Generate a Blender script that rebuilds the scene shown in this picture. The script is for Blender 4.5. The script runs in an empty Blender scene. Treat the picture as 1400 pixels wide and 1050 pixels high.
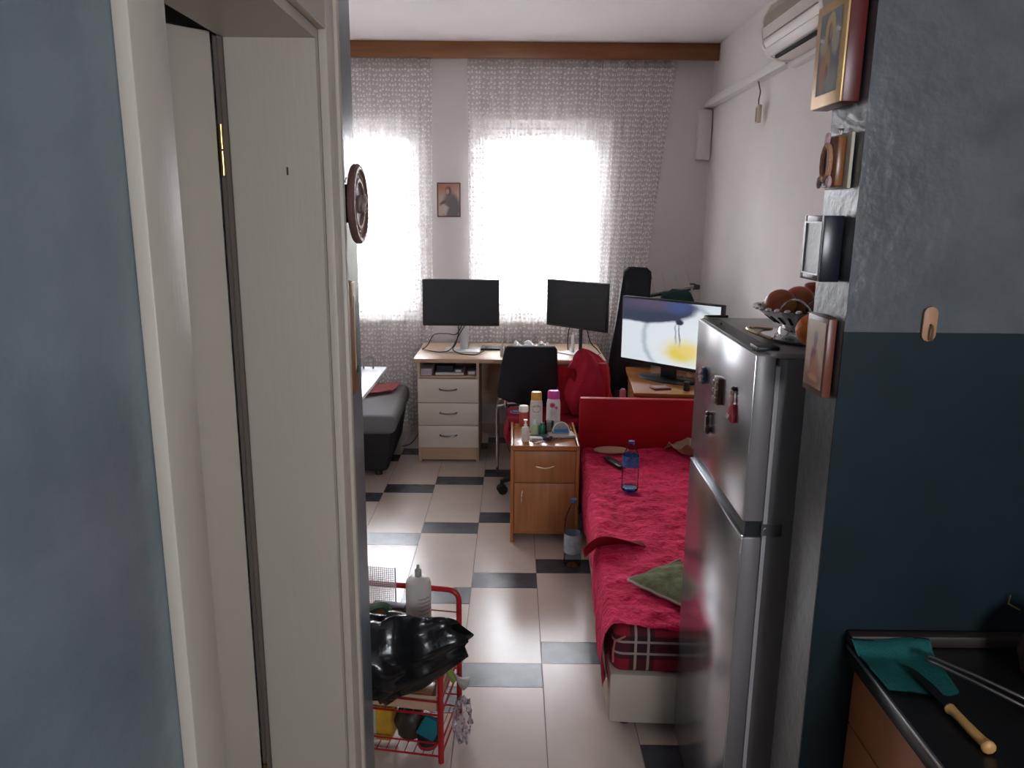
import bpy, bmesh, math, random
from mathutils import Vector, Matrix
random.seed(7)
sc = bpy.context.scene
C = bpy.context.collection
PI = math.pi
# ------------------------------------------------------------------ camera
cam_d = bpy.data.cameras.new('camera'); cam = bpy.data.objects.new('camera', cam_d); C.objects.link(cam)
cam_d.sensor_width = 36; cam_d.lens = 1051/1400*36; cam_d.clip_start = .02
_th, _ya, _ro, CH = .2194, -.0012, .0093, 1.681
_fw = Vector((math.sin(_ya)*math.cos(_th), math.cos(_ya)*math.cos(_th), -math.sin(_th)))
_rt = Vector((math.cos(_ya), -math.sin(_ya), 0)); _up = _rt.cross(_fw)
_R = math.cos(_ro)*_rt+math.sin(_ro)*_up; _U = -math.sin(_ro)*_rt+math.cos(_ro)*_up
cam.matrix_world = Matrix(((_R.x, _U.x, -_fw.x, 0), (_R.y, _U.y, -_fw.y, 0), (_R.z, _U.z, -_fw.z, CH), (0, 0, 0, 1)))
sc.camera = cam
# ------------------------------------------------------------------ world (overcast sky), window portals, exposure
w = bpy.data.worlds.new('sky'); sc.world = w; w.use_nodes = True
bg = w.node_tree.nodes['Background']; bg.inputs[0].default_value = (.94, .955, 1.0, 1); bg.inputs[1].default_value = 4.0
def portal(name, loc, rot, sx, sy):
    l = bpy.data.lights.new(name, 'AREA'); l.shape = 'RECTANGLE'; l.size = sx; l.size_y = sy
    l.cycles.is_portal = True
    o = bpy.data.objects.new(name, l); C.objects.link(o); o.location = loc; o.rotation_euler = rot
portal('window_portal', (.18, 6.08, 1.6), (-PI/2, 0, 0), 1.05, 1.46)
portal('window_portal', (-1.17, 6.08, 1.6), (-PI/2, 0, 0), 1.05, 1.46)
portal('kitchen_window_offscreen', (.85, -1.63, 1.75), (PI/2, 0, 0), .8, .8)
vs = sc.view_settings
vs.view_transform = 'Standard'; vs.look = 'None'; vs.gamma = 1; vs.use_curve_mapping = False
vs.exposure = 3.7
# ------------------------------------------------------------------ helpers: materials
def nt_new(name):
    m = bpy.data.materials.new(name); m.use_nodes = True
    nt = m.node_tree; b = nt.nodes['Principled BSDF']
    return m, nt, b
def node(nt, typ, ins=None, **props):
    n = nt.nodes.new(typ)
    for k, v in props.items(): setattr(n, k, v)
    for k, v in (ins or {}).items():
        s = n.inputs[k]
        if hasattr(v, 'is_output') or isinstance(v, bpy.types.NodeSocket): nt.links.new(v, s)
        else: s.default_value = v
    return n
def c4(c): return (c[0], c[1], c[2], 1)
def mth(nt, op, a, b=None, c=None, clamp=False):
    ins = {0: a}
    if b is not None: ins[1] = b
    if c is not None: ins[2] = c
    n = node(nt, 'ShaderNodeMath', ins, operation=op); n.use_clamp = clamp
    return n.outputs[0]
def mixc(nt, fac, a, b):
    n = node(nt, 'ShaderNodeMix', data_type='RGBA')
    for k, v in ((0, fac), (6, a), (7, b)):
        if isinstance(v, bpy.types.NodeSocket): nt.links.new(v, n.inputs[k])
        else: n.inputs[k].default_value = v if k == 0 else c4(v)
    return n.outputs[2]
def M(name, col, rough=.5, metal=0, var=0, vscale=6, bump=0, bscale=60, col2=None, stretch=None, trans=0, alpha=1, emit=0, coat=0, ior=None, spec=None, detail=4):
    m, nt, b = nt_new(name)
    b.inputs['Roughness'].default_value = rough; b.inputs['Metallic'].default_value = metal
    b.inputs['Base Color'].default_value = c4(col)
    if spec is not None: b.inputs['Specular IOR Level'].default_value = spec
    if ior: b.inputs['IOR'].default_value = ior
    if trans: b.inputs['Transmission Weight'].default_value = trans
    if alpha < 1: b.inputs['Alpha'].default_value = alpha
    if coat: b.inputs['Coat Weight'].default_value = coat; b.inputs['Coat Roughness'].default_value = .15
    if emit: b.inputs['Emission Color'].default_value = c4(col); b.inputs['Emission Strength'].default_value = emit
    tc = None
    if var or bump:
        tc = node(nt, 'ShaderNodeTexCoord').outputs['Object']
        if stretch: tc = node(nt, 'ShaderNodeMapping', {0: tc, 3: stretch}).outputs[0]
    if var:
        nz = node(nt, 'ShaderNodeTexNoise', {'Vector': tc, 'Scale': vscale, 'Detail': detail, 'Roughness': .6})
        f = node(nt, 'ShaderNodeMapRange', {0: nz.outputs[0], 1: .3, 2: .7}).outputs[0]
        c2 = col2 or tuple(x*(1-var) for x in col)
        nt.links.new(mixc(nt, f, col, c2), b.inputs['Base Color'])
    if bump:
        nz = node(nt, 'ShaderNodeTexNoise', {'Vector': tc, 'Scale': bscale, 'Detail': 3})
        bm_ = node(nt, 'ShaderNodeBump', {'Strength': bump, 'Height': nz.outputs[0], 'Distance': .01})
        nt.links.new(bm_.outputs[0], b.inputs['Normal'])
    return m
def picture(name, base, layers, rough=.35, emit=0, noise=.0):
    """flat print on a panel with 0..1 uv: soft ellipses, rectangles and rings over a base colour"""
    m, nt, b = nt_new(name)
    uv = node(nt, 'ShaderNodeTexCoord').outputs['UV']
    nzv = node(nt, 'ShaderNodeTexNoise', {'Vector': uv, 'Scale': 9.0, 'Detail': 3})
    off = node(nt, 'ShaderNodeVectorMath', {0: nzv.outputs[1], 1: (.5, .5, .5)}, operation='SUBTRACT').outputs[0]
    off = node(nt, 'ShaderNodeVectorMath', {0: off, 3: .06}, operation='SCALE').outputs[0]
    uv = node(nt, 'ShaderNodeVectorMath', {0: uv, 1: off}, operation='ADD').outputs[0]
    n2 = node(nt, 'ShaderNodeTexNoise', {'Vector': uv, 'Scale': 5.0, 'Detail': 4}).outputs[0]
    col = mixc(nt, mth(nt, 'MULTIPLY', n2, noise), base, tuple(x*.3 for x in base))
    for L in layers:
        kind, cx, cy, rx, ry, c = L[:6]; soft = L[6] if len(L) > 6 else .15; rot = L[7] if len(L) > 7 else 0
        p = node(nt, 'ShaderNodeVectorMath', {0: uv, 1: (cx, cy, 0)}, operation='SUBTRACT').outputs[0]
        if rot: p = node(nt, 'ShaderNodeVectorRotate', {'Vector': p, 'Angle': rot}, rotation_type='Z_AXIS').outputs[0]
        p = node(nt, 'ShaderNodeVectorMath', {0: p, 1: (1/rx, 1/ry, 0)}, operation='MULTIPLY').outputs[0]
        if kind == 'rect':
            a = node(nt, 'ShaderNodeVectorMath', {0: p}, operation='ABSOLUTE').outputs[0]
            s = node(nt, 'ShaderNodeSeparateXYZ', {0: a})
            d = mth(nt, 'MAXIMUM', s.outputs[0], s.outputs[1])
        else:
            p = node(nt, 'ShaderNodeVectorMath', {0: p, 1: (1, 1, 0)}, operation='MULTIPLY').outputs[0]
            d = node(nt, 'ShaderNodeVectorMath', {0: p}, operation='LENGTH').outputs[1]
            if kind == 'ring':
                d = mth(nt, 'MULTIPLY', mth(nt, 'ABSOLUTE', mth(nt, 'SUBTRACT', d, 1.0)), 1/.05)
        f = node(nt, 'ShaderNodeMapRange', {0: d, 1: 1+soft, 2: 1-soft}).outputs[0]
        col = mixc(nt, f, col, c)
    nt.links.new(col, b.inputs['Base Color']); b.inputs['Roughness'].default_value = rough
    if emit:
        b.inputs['Base Color'].default_value = (0, 0, 0, 1)
        for l in list(b.inputs['Base Color'].links): nt.links.remove(l)
        b.inputs['Base Color'].default_value = (.01, .01, .01, 1)
        nt.links.new(col, b.inputs['Emission Color']); b.inputs['Emission Strength'].default_value = emit
    return m
# ------------------------------------------------------------------ helpers: meshes
class MB:
    def __init__(s): s.b = bmesh.new(); s.uv = None
    def box(s, x0, x1, y0, y1, z0, z1, bev=0, seg=2, mat=None):
        r = bmesh.ops.create_cube(s.b, size=1)
        vs = r['verts']
        for v in vs:
            v.co = Vector(((x0+x1)/2+v.co.x*(x1-x0), (y0+y1)/2+v.co.y*(y1-y0), (z0+z1)/2+v.co.z*(z1-z0)))
        if bev:
            es = list({e for v in vs for e in v.link_edges})
            r = bmesh.ops.bevel(s.b, geom=es, offset=bev, segments=seg, affect='EDGES', profile=.5)
            vs = list({v for f in r['faces'] for v in f.verts} | {v for v in vs if v.is_valid})
        if mat is not None: bmesh.ops.transform(s.b, matrix=mat, verts=[v for v in vs if v.is_valid])
        return s
    def tube(s, pts, r, n=8, cap=True):
        pts = [Vector(p) for p in pts]
        rs = r if isinstance(r, (list, tuple)) else [r]*len(pts)
        rings = []; prev = None
        for i, p in enumerate(pts):
            d = (pts[min(i+1, len(pts)-1)]-pts[max(i-1, 0)])
            if d.length < 1e-9: d = Vector((0, 0, 1))
            d.normalize()
            a = prev if prev is not None else (Vector((0, 0, 1)) if abs(d.z) < .9 else Vector((1, 0, 0)))
            u = a-d*a.dot(d)
            if u.length < 1e-6: u = Vector((0, 1, 0))
            u.normalize(); prev = u; v = d.cross(u)
            rings.append([s.b.verts.new(p+(u*math.cos(2*PI*k/n)+v*math.sin(2*PI*k/n))*rs[i]) for k in range(n)])
        for a, b_ in zip(rings, rings[1:]):
            for k in range(n): s.b.faces.new((a[k], a[(k+1) % n], b_[(k+1) % n], b_[k]))
        if cap:
            s.b.faces.new(rings[0][::-1]); s.b.faces.new(rings[-1])
        return s
    def cyl(s, p0, p1, r, n=16, r2=None): return s.tube([p0, p1], [r, r if r2 is None else r2], n)
    def lathe(s, prof, c=(0, 0, 0), n=24, sx=1, sy=1, mat=None, cap=True):
        rings = []; new = []
        for (r, z) in prof:
            if r < 1e-6: ring = [s.b.verts.new((c[0], c[1], c[2]+z))]
            else: ring = [s.b.verts.new((c[0]+sx*r*math.cos(2*PI*k/n), c[1]+sy*r*math.sin(2*PI*k/n), c[2]+z)) for k in range(n)]
            rings.append(ring); new += ring
        for a, b_ in zip(rings, rings[1:]):
            for k in range(n):
                q = [a[k % len(a)], a[(k+1) % len(a)], b_[(k+1) % len(b_)], b_[k % len(b_)]]
                u = []
                for v in q:
                    if v not in u: u.append(v)
                if len(u) >= 3: s.b.faces.new(u)
        if cap and len(rings[0]) > 2: s.b.faces.new(rings[0][::-1])
        if cap and len(rings[-1]) > 2: s.b.faces.new(rings[-1])
        if mat is not None: bmesh.ops.transform(s.b, matrix=mat, verts=new)
        return s
    def ball(s, c, r, n=16, m=10, warp=None):
        r = r if isinstance(r, (tuple, list)) else (r, r, r)
        rings = []
        for j in range(m+1):
            t = PI*j/m
            if j in (0, m): rings.append([s.b.verts.new(Vector((0, 0, math.cos(t))))])
            else: rings.append([s.b.verts.new(Vector((math.sin(t)*math.cos(2*PI*k/n), math.sin(t)*math.sin(2*PI*k/n), math.cos(t)))) for k in range(n)])
        for a, b_ in zip(rings, rings[1:]):
            for k in range(n):
                u = []
                for v in (a[k % len(a)], b_[k % len(b_)], b_[(k+1) % len(b_)], a[(k+1) % len(a)]):
                    if v not in u: u.append(v)
                if len(u) >= 3: s.b.faces.new(u)
        for ring in rings:
            for v in ring:
                p = v.co.copy()
                if warp: p = warp(p)
                v.co = Vector((c[0]+p.x*r[0], c[1]+p.y*r[1], c[2]+p.z*r[2]))
        return s
    def prism(s, pts, a0, a1, axis='Y', bev=0):
        """closed outline (2d, counter-clockwise in the two other axes) pushed from a0 to a1 along an axis"""
        def P(p, a):
            return {'X': (a, p[0], p[1]), 'Y': (p[0], a, p[1]), 'Z': (p[0], p[1], a)}[axis]
        A = [s.b.verts.new(P(p, a0)) for p in pts]; B = [s.b.verts.new(P(p, a1)) for p in pts]
        n = len(pts); fs = [s.b.faces.new(A), s.b.faces.new(B[::-1])]
        for k in range(n): s.b.faces.new((A[(k+1) % n], A[k], B[k], B[(k+1) % n]))
        if bev:
            es = list({e for f in fs for e in f.edges})
            bmesh.ops.bevel(s.b, geom=es, offset=bev, segments=2, affect='EDGES', profile=.5)
        return s
    def grid(s, f, nu, nv, uvf=None):
        s.uv = s.uv or s.b.loops.layers.uv.new('UVMap')
        V = [[s.b.verts.new(f(i/nu, j/nv)) for i in range(nu+1)] for j in range(nv+1)]
        for j in range(nv):
            for i in range(nu):
                fc = s.b.faces.new((V[j][i], V[j][i+1], V[j+1][i+1], V[j+1][i]))
                for l, (a, b_) in zip(fc.loops, ((i, j), (i+1, j), (i+1, j+1), (i, j+1))):
                    l[s.uv].uv = uvf(a/nu, b_/nv) if uvf else (a/nu, b_/nv)
        return s
    def quad(s, p0, pu, pv):
        p0, pu, pv = Vector(p0), Vector(pu), Vector(pv)
        return s.grid(lambda u, v: p0+pu*u+pv*v, 1, 1)
    def build(s, name, mat, parent=None, ang=40, solid=0, smooth=True):
        if not s.uv: bmesh.ops.recalc_face_normals(s.b, faces=s.b.faces)
        if solid:
            bmesh.ops.solidify(s.b, geom=s.b.faces[:]+s.b.edges[:]+s.b.verts[:], thickness=solid)
        me = bpy.data.meshes.new(name); s.b.to_mesh(me); s.b.free()
        if smooth:
            me.polygons.foreach_set('use_smooth', [True]*len(me.polygons))
            me.set_sharp_from_angle(angle=math.radians(ang))
        me.materials.append(mat)
        o = bpy.data.objects.new(name, me); C.objects.link(o)
        if parent: o.parent = parent
        return o
def bx(name, mat, *a, parent=None, bev=0): return MB().box(*a, bev=bev).build(name, mat, parent)
def tag(o, label, cat, group=None):
    o['label'] = label; o['category'] = cat
    if group: o['group'] = group
    return o
def thing(name, label, cat, loc=(0, 0, 0), rz=0, group=None):
    o = bpy.data.objects.new(name, None); C.objects.link(o); o.empty_display_size = .05
    o.location = loc; o.rotation_euler = (0, 0, rz)
    return tag(o, label, cat, group)
def struct(o): o['kind'] = 'structure'; return o
def part(o, label=None):
    if label: o['label'] = label
    return o
def sm(t): t = max(0, min(1, t)); return t*t*(3-2*t)
def bez(pts, n=8):
    """smooth curve through points (Catmull-Rom)"""
    P = [Vector(p) for p in pts]; P = [P[0]*2-P[1]]+P+[P[-1]*2-P[-2]]
    out = []
    for i in range(1, len(P)-2):
        for k in range(n):
            t = k/n; a, b_, c, d = P[i-1], P[i], P[i+1], P[i+2]
            out.append(.5*((2*b_)+(c-a)*t+(2*a-5*b_+4*c-d)*t*t+(3*b_-a-3*c+d)*t**3))
    return out+[P[-2]]
def text_mesh(name, s, size, mat, parent, mw, extrude=.01):
    cu = bpy.data.curves.new(name, 'FONT'); cu.body = s; cu.size = size; cu.extrude = extrude
    cu.align_x = 'CENTER'; cu.align_y = 'CENTER'
    t = bpy.data.objects.new(name, cu); C.objects.link(t)
    dg = bpy.context.evaluated_depsgraph_get(); me = bpy.data.meshes.new_from_object(t.evaluated_get(dg))
    bpy.data.objects.remove(t)
    o = bpy.data.objects.new(name, me); C.objects.link(o); me.materials.clear(); me.materials.append(mat)
    o.parent = parent; o.matrix_local = mw
    return o
# ------------------------------------------------------------------ materials
m_white = M('white_plaster', (.80, .755, .735), .85, var=.06, vscale=2.5, bump=.05, bscale=90)
m_ceil = M('ceiling_paint', (.89, .85, .845), .9, var=.04, vscale=2)
m_blue = M('mottled_blue_paint', (.135, .180, .205), .28, var=1, col2=(.195, .242, .27), vscale=7, bump=.12, bscale=35)
m_part = M('mottled_grey_paint', (.085, .088, .094), .28, var=1, col2=(.125, .130, .138), vscale=12, bump=.2, bscale=40)
m_teal = M('dark_teal_oil_paint', (.010, .021, .027), .5, spec=.2, var=.25, vscale=8, bump=.05, bscale=50)
m_door = M('cream_painted_wood', (.57, .505, .42), .42, var=.07, vscale=3, bump=.06, bscale=120, stretch=(1, 1, .15))
m_dark = M('dark_void', (.02, .02, .025), .9)
m_tile = M('beige_floor_tile', (.60, .50, .43), .22, var=.10, vscale=5, spec=.45)
m_strip = M('slate_floor_strip', (.045, .045, .055), .26, var=1, col2=(.075, .078, .092), vscale=9, spec=.5)
m_grout = M('grout', (.20, .17, .15), .9)
m_frame = M('white_window_plastic', (.80, .80, .80), .35)
m_oak = M('varnished_pine', (.31, .118, .036), .35, var=.35, vscale=3, stretch=(.6, 6, 8))
m_cherry = M('cherry_laminate', (.44, .145, .035), .33, var=.25, vscale=4, stretch=(5, 5, .8))
m_cherry2 = M('cherry_laminate_front', (.44, .175, .06), .38, var=.3, vscale=5, stretch=(8, 8, .7))
m_cherryt = M('cherry_laminate_top', (.42, .15, .045), .22, var=.2, vscale=4, stretch=(1, 5, 5))
m_birch = M('birch_laminate', (.56, .38, .25), .4, var=.18, vscale=4, stretch=(1, 7, 7))
m_cream = M('cream_drawer_front', (.68, .60, .50), .4)
m_black = M('black_plastic', (.015, .016, .02), .4)
m_blackm = M('black_matt_fabric', (.010, .011, .016), .85, bump=.15, bscale=300)
m_screen = M('dark_screen_glass', (.012, .014, .018), .25)
m_steel = M('brushed_steel', (.55, .55, .57), .3, metal=1)
m_silver = M('silver_plastic', (.62, .62, .63), .35, metal=.3)
m_chrome = M('chrome', (.75, .75, .76), .12, metal=1)
m_brass = M('brass', (.72, .50, .20), .25, metal=1)
m_red = M('red_fabric', (.56, .010, .045), .8, var=.25, vscale=6, bump=.2, bscale=250)
m_redp = M('red_leatherette', (.44, .002, .012), .5, spec=.3, bump=.08, bscale=200)
m_redmetal = M('red_painted_wire', (.42, .008, .015), .3)
m_bedwhite = M('white_bed_cloth', (.60, .51, .42), .7, var=.05, bump=.05, bscale=200)
m_fridge = M('brushed_inox_door', (.50, .50, .53), .23, metal=.92, bump=.015, bscale=40, stretch=(.05, .05, 3))
m_fside = M('dark_grey_fridge_side', (.20, .18, .185), .35)
m_wplast = M('white_plastic', (.78, .76, .73), .35)
m_cplast = M('cream_plastic', (.70, .64, .56), .35)
m_acw = M('yellowed_white_plastic', (.72, .67, .61), .4)
m_clear = M('clear_plastic', (.9, .95, 1), .05, trans=1, ior=1.12)
m_bluecap = M('blue_cap', (.008, .045, .32), .4)
m_teal2 = M('teal_cloth', (.022, .20, .19), .8, var=.2, vscale=20, bump=.2, bscale=200)
m_pinkc = M('pink_cloth', (.78, .26, .26), .85, var=.2, vscale=15)
m_greysofa = M('grey_upholstery', (.19, .185, .195), .85, bump=.15, bscale=250)
m_bag = M('black_bag_film', (.008, .008, .01), .22, bump=.5, bscale=14)
m_paper = M('paper', (.72, .70, .66), .7)
m_cardb = M('brown_card', (.55, .36, .25), .8)
m_yellow = M('yellow_pack', (.65, .36, .03), .4, var=.4, vscale=14)
def mk_glass():
    m, nt, b = nt_new('window_glass')
    nt.nodes.remove(b)
    out = nt.nodes['Material Output']
    t = node(nt, 'ShaderNodeBsdfTransparent', {0: (.88, .89, .90, 1)}); g = node(nt, 'ShaderNodeBsdfGlossy', {1: .02})
    fr = node(nt, 'ShaderNodeFresnel', {0: 1.4})
    mx = node(nt, 'ShaderNodeMixShader', {0: fr.outputs[0], 1: t.outputs[0], 2: g.outputs[0]})
    nt.links.new(mx.outputs[0], out.inputs[0]); return m
m_glass = mk_glass()
def mk_film(name, tint, k, gloss=.06):
    """thin clear plastic or glass: lets light straight through, tinted, with a glossy skin"""
    m, nt, b = nt_new(name); nt.nodes.remove(b); out = nt.nodes['Material Output']
    t = node(nt, 'ShaderNodeBsdfTransparent', {0: c4(tint)}); g = node(nt, 'ShaderNodeBsdfGlossy', {0: (.9, .93, 1, 1), 1: gloss})
    lw = node(nt, 'ShaderNodeLayerWeight', {0: k})
    mx = node(nt, 'ShaderNodeMixShader', {0: lw.outputs[0], 1: t.outputs[0], 2: g.outputs[0]})
    nt.links.new(mx.outputs[0], out.inputs[0]); return m
m_pet = mk_film('clear_bottle_plastic', (.93, .96, .99), .10, .12)
m_cello = mk_film('clear_cellophane', (.90, .89, .91), .22, .2)
def mk_lace(name, sheer=.53, motif=1.0):
    m, nt, b = nt_new(name); nt.nodes.remove(b); out = nt.nodes['Material Output']
    uv = node(nt, 'ShaderNodeTexCoord').outputs['UV']
    p = node(nt, 'ShaderNodeVectorMath', {0: uv, 3: 1/.034}, operation='SCALE').outputs[0]
    vo = node(nt, 'ShaderNodeTexVoronoi', {'Vector': p, 'Scale': 1.0, 'Randomness': .45}, voronoi_dimensions='2D')
    loc = node(nt, 'ShaderNodeVectorMath', {0: p, 1: vo.outputs['Position']}, operation='SUBTRACT').outputs[0]
    rnd = node(nt, 'ShaderNodeSeparateColor', {0: vo.outputs['Color']}).outputs[0]
    masks = []
    for a0, ox, oy, rx, ry in ((.35, 0, .12, .085, .31), (-.5, .12, -.12, .26, .085), (2.2, -.15, -.1, .2, .075)):
        ang = mth(nt, 'ADD', mth(nt, 'MULTIPLY', rnd, 1.4), a0)
        q = node(nt, 'ShaderNodeVectorMath', {0: loc, 1: (ox, oy, 0)}, operation='SUBTRACT').outputs[0]
        q = node(nt, 'ShaderNodeVectorRotate', {'Vector': q, 'Angle': ang}, rotation_type='Z_AXIS').outputs[0]
        q = node(nt, 'ShaderNodeVectorMath', {0: q, 1: (1/rx, 1/ry, 0)}, operation='MULTIPLY').outputs[0]
        d = node(nt, 'ShaderNodeVectorMath', {0: q}, operation='LENGTH').outputs[1]
        masks.append(node(nt, 'ShaderNodeMapRange', {0: d, 1: 1.15, 2: .85}).outputs[0])
    k = mth(nt, 'MAXIMUM', mth(nt, 'MAXIMUM', masks[0], masks[1]), masks[2])
    fac = node(nt, 'ShaderNodeMapRange', {0: k, 3: sheer, 4: motif}).outputs[0]
    t = node(nt, 'ShaderNodeBsdfTransparent')
    d = node(nt, 'ShaderNodeBsdfDiffuse', {0: (.90, .86, .84, 1)})
    tl = node(nt, 'ShaderNodeBsdfTranslucent', {0: (.88, .86, .85, 1)})
    thru = node(nt, 'ShaderNodeMapRange', {0: k, 3: .5, 4: .015}).outputs[0]     # dense motif threads let less light through
    cl = node(nt, 'ShaderNodeMixShader', {0: thru, 1: d.outputs[0], 2: tl.outputs[0]})
    mx = node(nt, 'ShaderNodeMixShader', {0: fac, 1: t.outputs[0], 2: cl.outputs[0]})
    nt.links.new(mx.outputs[0], out.inputs[0]); return m
m_lace = mk_lace('lace_net')
def mk_plaid():
    m, nt, b = nt_new('tartan_cloth')
    oc = node(nt, 'ShaderNodeTexCoord').outputs['Object']; s = node(nt, 'ShaderNodeSeparateXYZ', {0: oc})
    def stripes(sock, per, off):
        t = mth(nt, 'FRACT', mth(nt, 'DIVIDE', mth(nt, 'ADD', sock, off), per))
        def band(c, hw):
            return mth(nt, 'LESS_THAN', mth(nt, 'ABSOLUTE', mth(nt, 'SUBTRACT', t, .5+c/per)), hw/per)
        return band(0, .040), mth(nt, 'MAXIMUM', mth(nt, 'MAXIMUM', band(-.0205, .0042), band(.0205, .0042)), band(-.105, .0015))
    dx, wx = stripes(s.outputs[0], .26, .03); dz, wz = stripes(s.outputs[2], .26, .078)
    col = mixc(nt, mth(nt, 'MULTIPLY', dx, .75), (.27, .004, .018), (.012, .006, .01))
    col = mixc(nt, mth(nt, 'MULTIPLY', dz, .75), col, (.012, .006, .01))
    wsum = mth(nt, 'MULTIPLY', mth(nt, 'ADD', wx, wz, clamp=True), .55)
    nt.links.new(mixc(nt, wsum, col, (.62, .50, .42)), b.inputs['Base Color'])
    b.inputs['Roughness'].default_value = .85; return m
m_plaid = mk_plaid()
def mk_blanket():
    m, nt, b = nt_new('crushed_red_plush')
    oc = node(nt, 'ShaderNodeTexCoord').outputs['Object']
    mp = node(nt, 'ShaderNodeMapping', {0: oc, 3: (1, 1.6, 1)}).outputs[0]
    n1 = node(nt, 'ShaderNodeTexNoise', {'Vector': mp, 'Scale': 42.0, 'Detail': 4, 'Distortion': .8})
    n2 = node(nt, 'ShaderNodeTexNoise', {'Vector': mp, 'Scale': 9.0, 'Detail': 2})
    f = node(nt, 'ShaderNodeMapRange', {0: mth(nt, 'ADD', mth(nt, 'MULTIPLY', n1.outputs[0], .6), mth(nt, 'MULTIPLY', n2.outputs[0], .4)), 1: .38, 2: .64}).outputs[0]
    nt.links.new(mixc(nt, f, (.54, .006, .045), (.92, .045, .16)), b.inputs['Base Color'])
    b.inputs['Roughness'].default_value = .9; b.inputs['Specular IOR Level'].default_value = .15
    b.inputs['Sheen Weight'].default_value = .1; b.inputs['Sheen Tint'].default_value = (1, .5, .6, 1)
    bp = node(nt, 'ShaderNodeBump', {'Strength': .9, 'Distance': .012, 'Height': n1.outputs[0]})
    nt.links.new(bp.outputs[0], b.inputs['Normal']); return m
m_blanket = mk_blanket()
# ================================================================== THE SETTING
XR, YF, ZC = 1.405, 5.80, 2.83          # right wall, far wall, ceiling
XL, YE, YP, YP2, XP = -.40, 1.985, 1.365, 1.515, .592
# --- floor: grout bed with every tile and strip a piece of its own
floor = struct(MB().box(-2.35, 2.55, -1.65, YF+.3, -.12, -.002).build('floor', m_grout))
W = .3025; S = W/2; X0, Y0 = .1205, 3.2397
cache = {}
def tile(u, y0, y1, strip):
    x0, x1 = X0+u*W, X0+(u+1)*W
    def rooms():
        yield (-2.2, XR, YE, YF); yield (XL, XP, -1.5, YE); yield (XP, 2.4, -1.5, YP); yield (XP, XR, YP2, YE)
    for (a, b_, c, d) in rooms():
        xa, xb, ya, yb = max(x0, a), min(x1, b_), max(y0, c), min(y1, d)
        if xb-xa < .03 or yb-ya < .02: continue
        w_, l_ = round(xb-xa-.0028, 4), round(yb-ya-.0028, 4)
        key = (w_, l_, strip)
        nm = 'floor_strip' if strip else 'floor_tile'
        if key not in cache:
            o = MB().box(-w_/2, w_/2, -l_/2, l_/2, -.008, 0).build(nm, m_strip if strip else m_tile, floor)
            cache[key] = o.data
        else:
            o = bpy.data.objects.new(nm, cache[key]); C.objects.link(o); o.parent = floor
        o.location = ((xa+xb)/2, (ya+yb)/2, random.uniform(-.0004, .0004))
for u in range(-9, 9):
    for k in range(-8, 4):
        v = u+1+5*k
        tile(u, Y0+v*S, Y0+(v+1)*S, True); tile(u, Y0+(v+1)*S, Y0+(v+5)*S, False)
# --- walls and ceiling
def wall(name, mat, *boxes):
    b = MB()
    for q in boxes: b.box(*q)
    return struct(b.build(name, mat))
WIN = ((-1.685, -.65), (-.335, .70)); WZ0, WZ1 = .885, 2.33
wall('wall_far', m_white, (-2.35, WIN[0][0], YF, YF+.3, 0, ZC), (WIN[0][1], WIN[1][0], YF, YF+.3, 0, ZC), (WIN[1][1], XR+.15, YF, YF+.3, 0, ZC),
     *[(a, b_, YF, YF+.3, 0, WZ0) for a, b_ in WIN], *[(a, b_, YF, YF+.3, WZ1, ZC) for a, b_ in WIN])
wall('wall_right', m_white, (XR, XR+.15, YP2, YF, 0, ZC))
wall('wall_left', m_white, (-2.35, -2.2, -1.65, YF, 0, ZC))
DY0, DY1, DZ = .905, 1.662, 2.037       # door opening in the passage wall
wp = wall('wall_passage', m_blue, (-.60, XL, -1.5, DY0, 0, ZC), (-.60, XL, DY1, YE, 0, ZC), (-.60, XL, DY0, DY1, DZ, ZC))
wall('wall_bathroom', m_white, (-2.2, -.60, YE-.14, YE, 0, ZC))
wall('wall_back', m_blue, (-2.2, .45, -1.65, -1.5, 0, ZC), (1.25, 2.55, -1.65, -1.5, 0, ZC), (.45, 1.25, -1.65, -1.5, 0, 1.35), (.45, 1.25, -1.65, -1.5, 2.15, ZC))
wall('wall_kitchen', m_blue, (2.4, 2.55, -1.5, YP, 0, ZC))
pw = wall('wall_partition', m_part, (XP, 2.55, YP, YP2, 0, ZC))
tp = MB().box(XP-.0005, 2.4, YP-.0015, YP+.004, .02, 1.478).build('oil_paint_dado', m_teal, pw); part(tp, 'dark teal oil paint on the lower wall')
struct(MB().box(-2.35, 2.55, -1.65, YF+.3, ZC, ZC+.15).build('ceiling', m_ceil))
bb = struct(MB().box(-2.2, XR, YF-.012, YF, 0, .07).build('baseboard_far', m_tile))
struct(MB().box(XR-.012, XR, YP2, YF-.012, 0, .07).build('baseboard_right', m_tile))
# --- windows
def window(n, x0, x1, z0, z1, y, glass=None):
    o = struct(bpy.data.objects.new('window_%d' % n, None)); C.objects.link(o)
    o.location = (x0, y, z0); wd, ht = x1-x0, z1-z0
    def ring(name, a, b_, t, d0, d1):
        MB().box(a, a+t, d0, d1, b_, ht-b_).box(wd-a-t, wd-a, d0, d1, b_, ht-b_).box(a+t, wd-a-t, d0, d1, b_, b_+t).box(a+t, wd-a-t, d0, d1, ht-b_-t, ht-b_).build(name, m_frame, o)
    ring('window_frame', 0, 0, .06, 0, .07); ring('sash', .06, .06, .07, -.015, .055)
    g = MB().box(.13, wd-.13, .018, .024, .13, ht-.13).build('pane', glass or m_glass, o)
    MB().box(wd-.085, wd-.065, -.05, -.015, ht*.45, ht*.45+.09, bev=.004).build('window_handle', m_frame, o)
    return o
window(1, WIN[0][0], WIN[0][1], WZ0, WZ1, YF+.09)
window(2, WIN[1][0], WIN[1][1], WZ0, WZ1, YF+.09)
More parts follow.
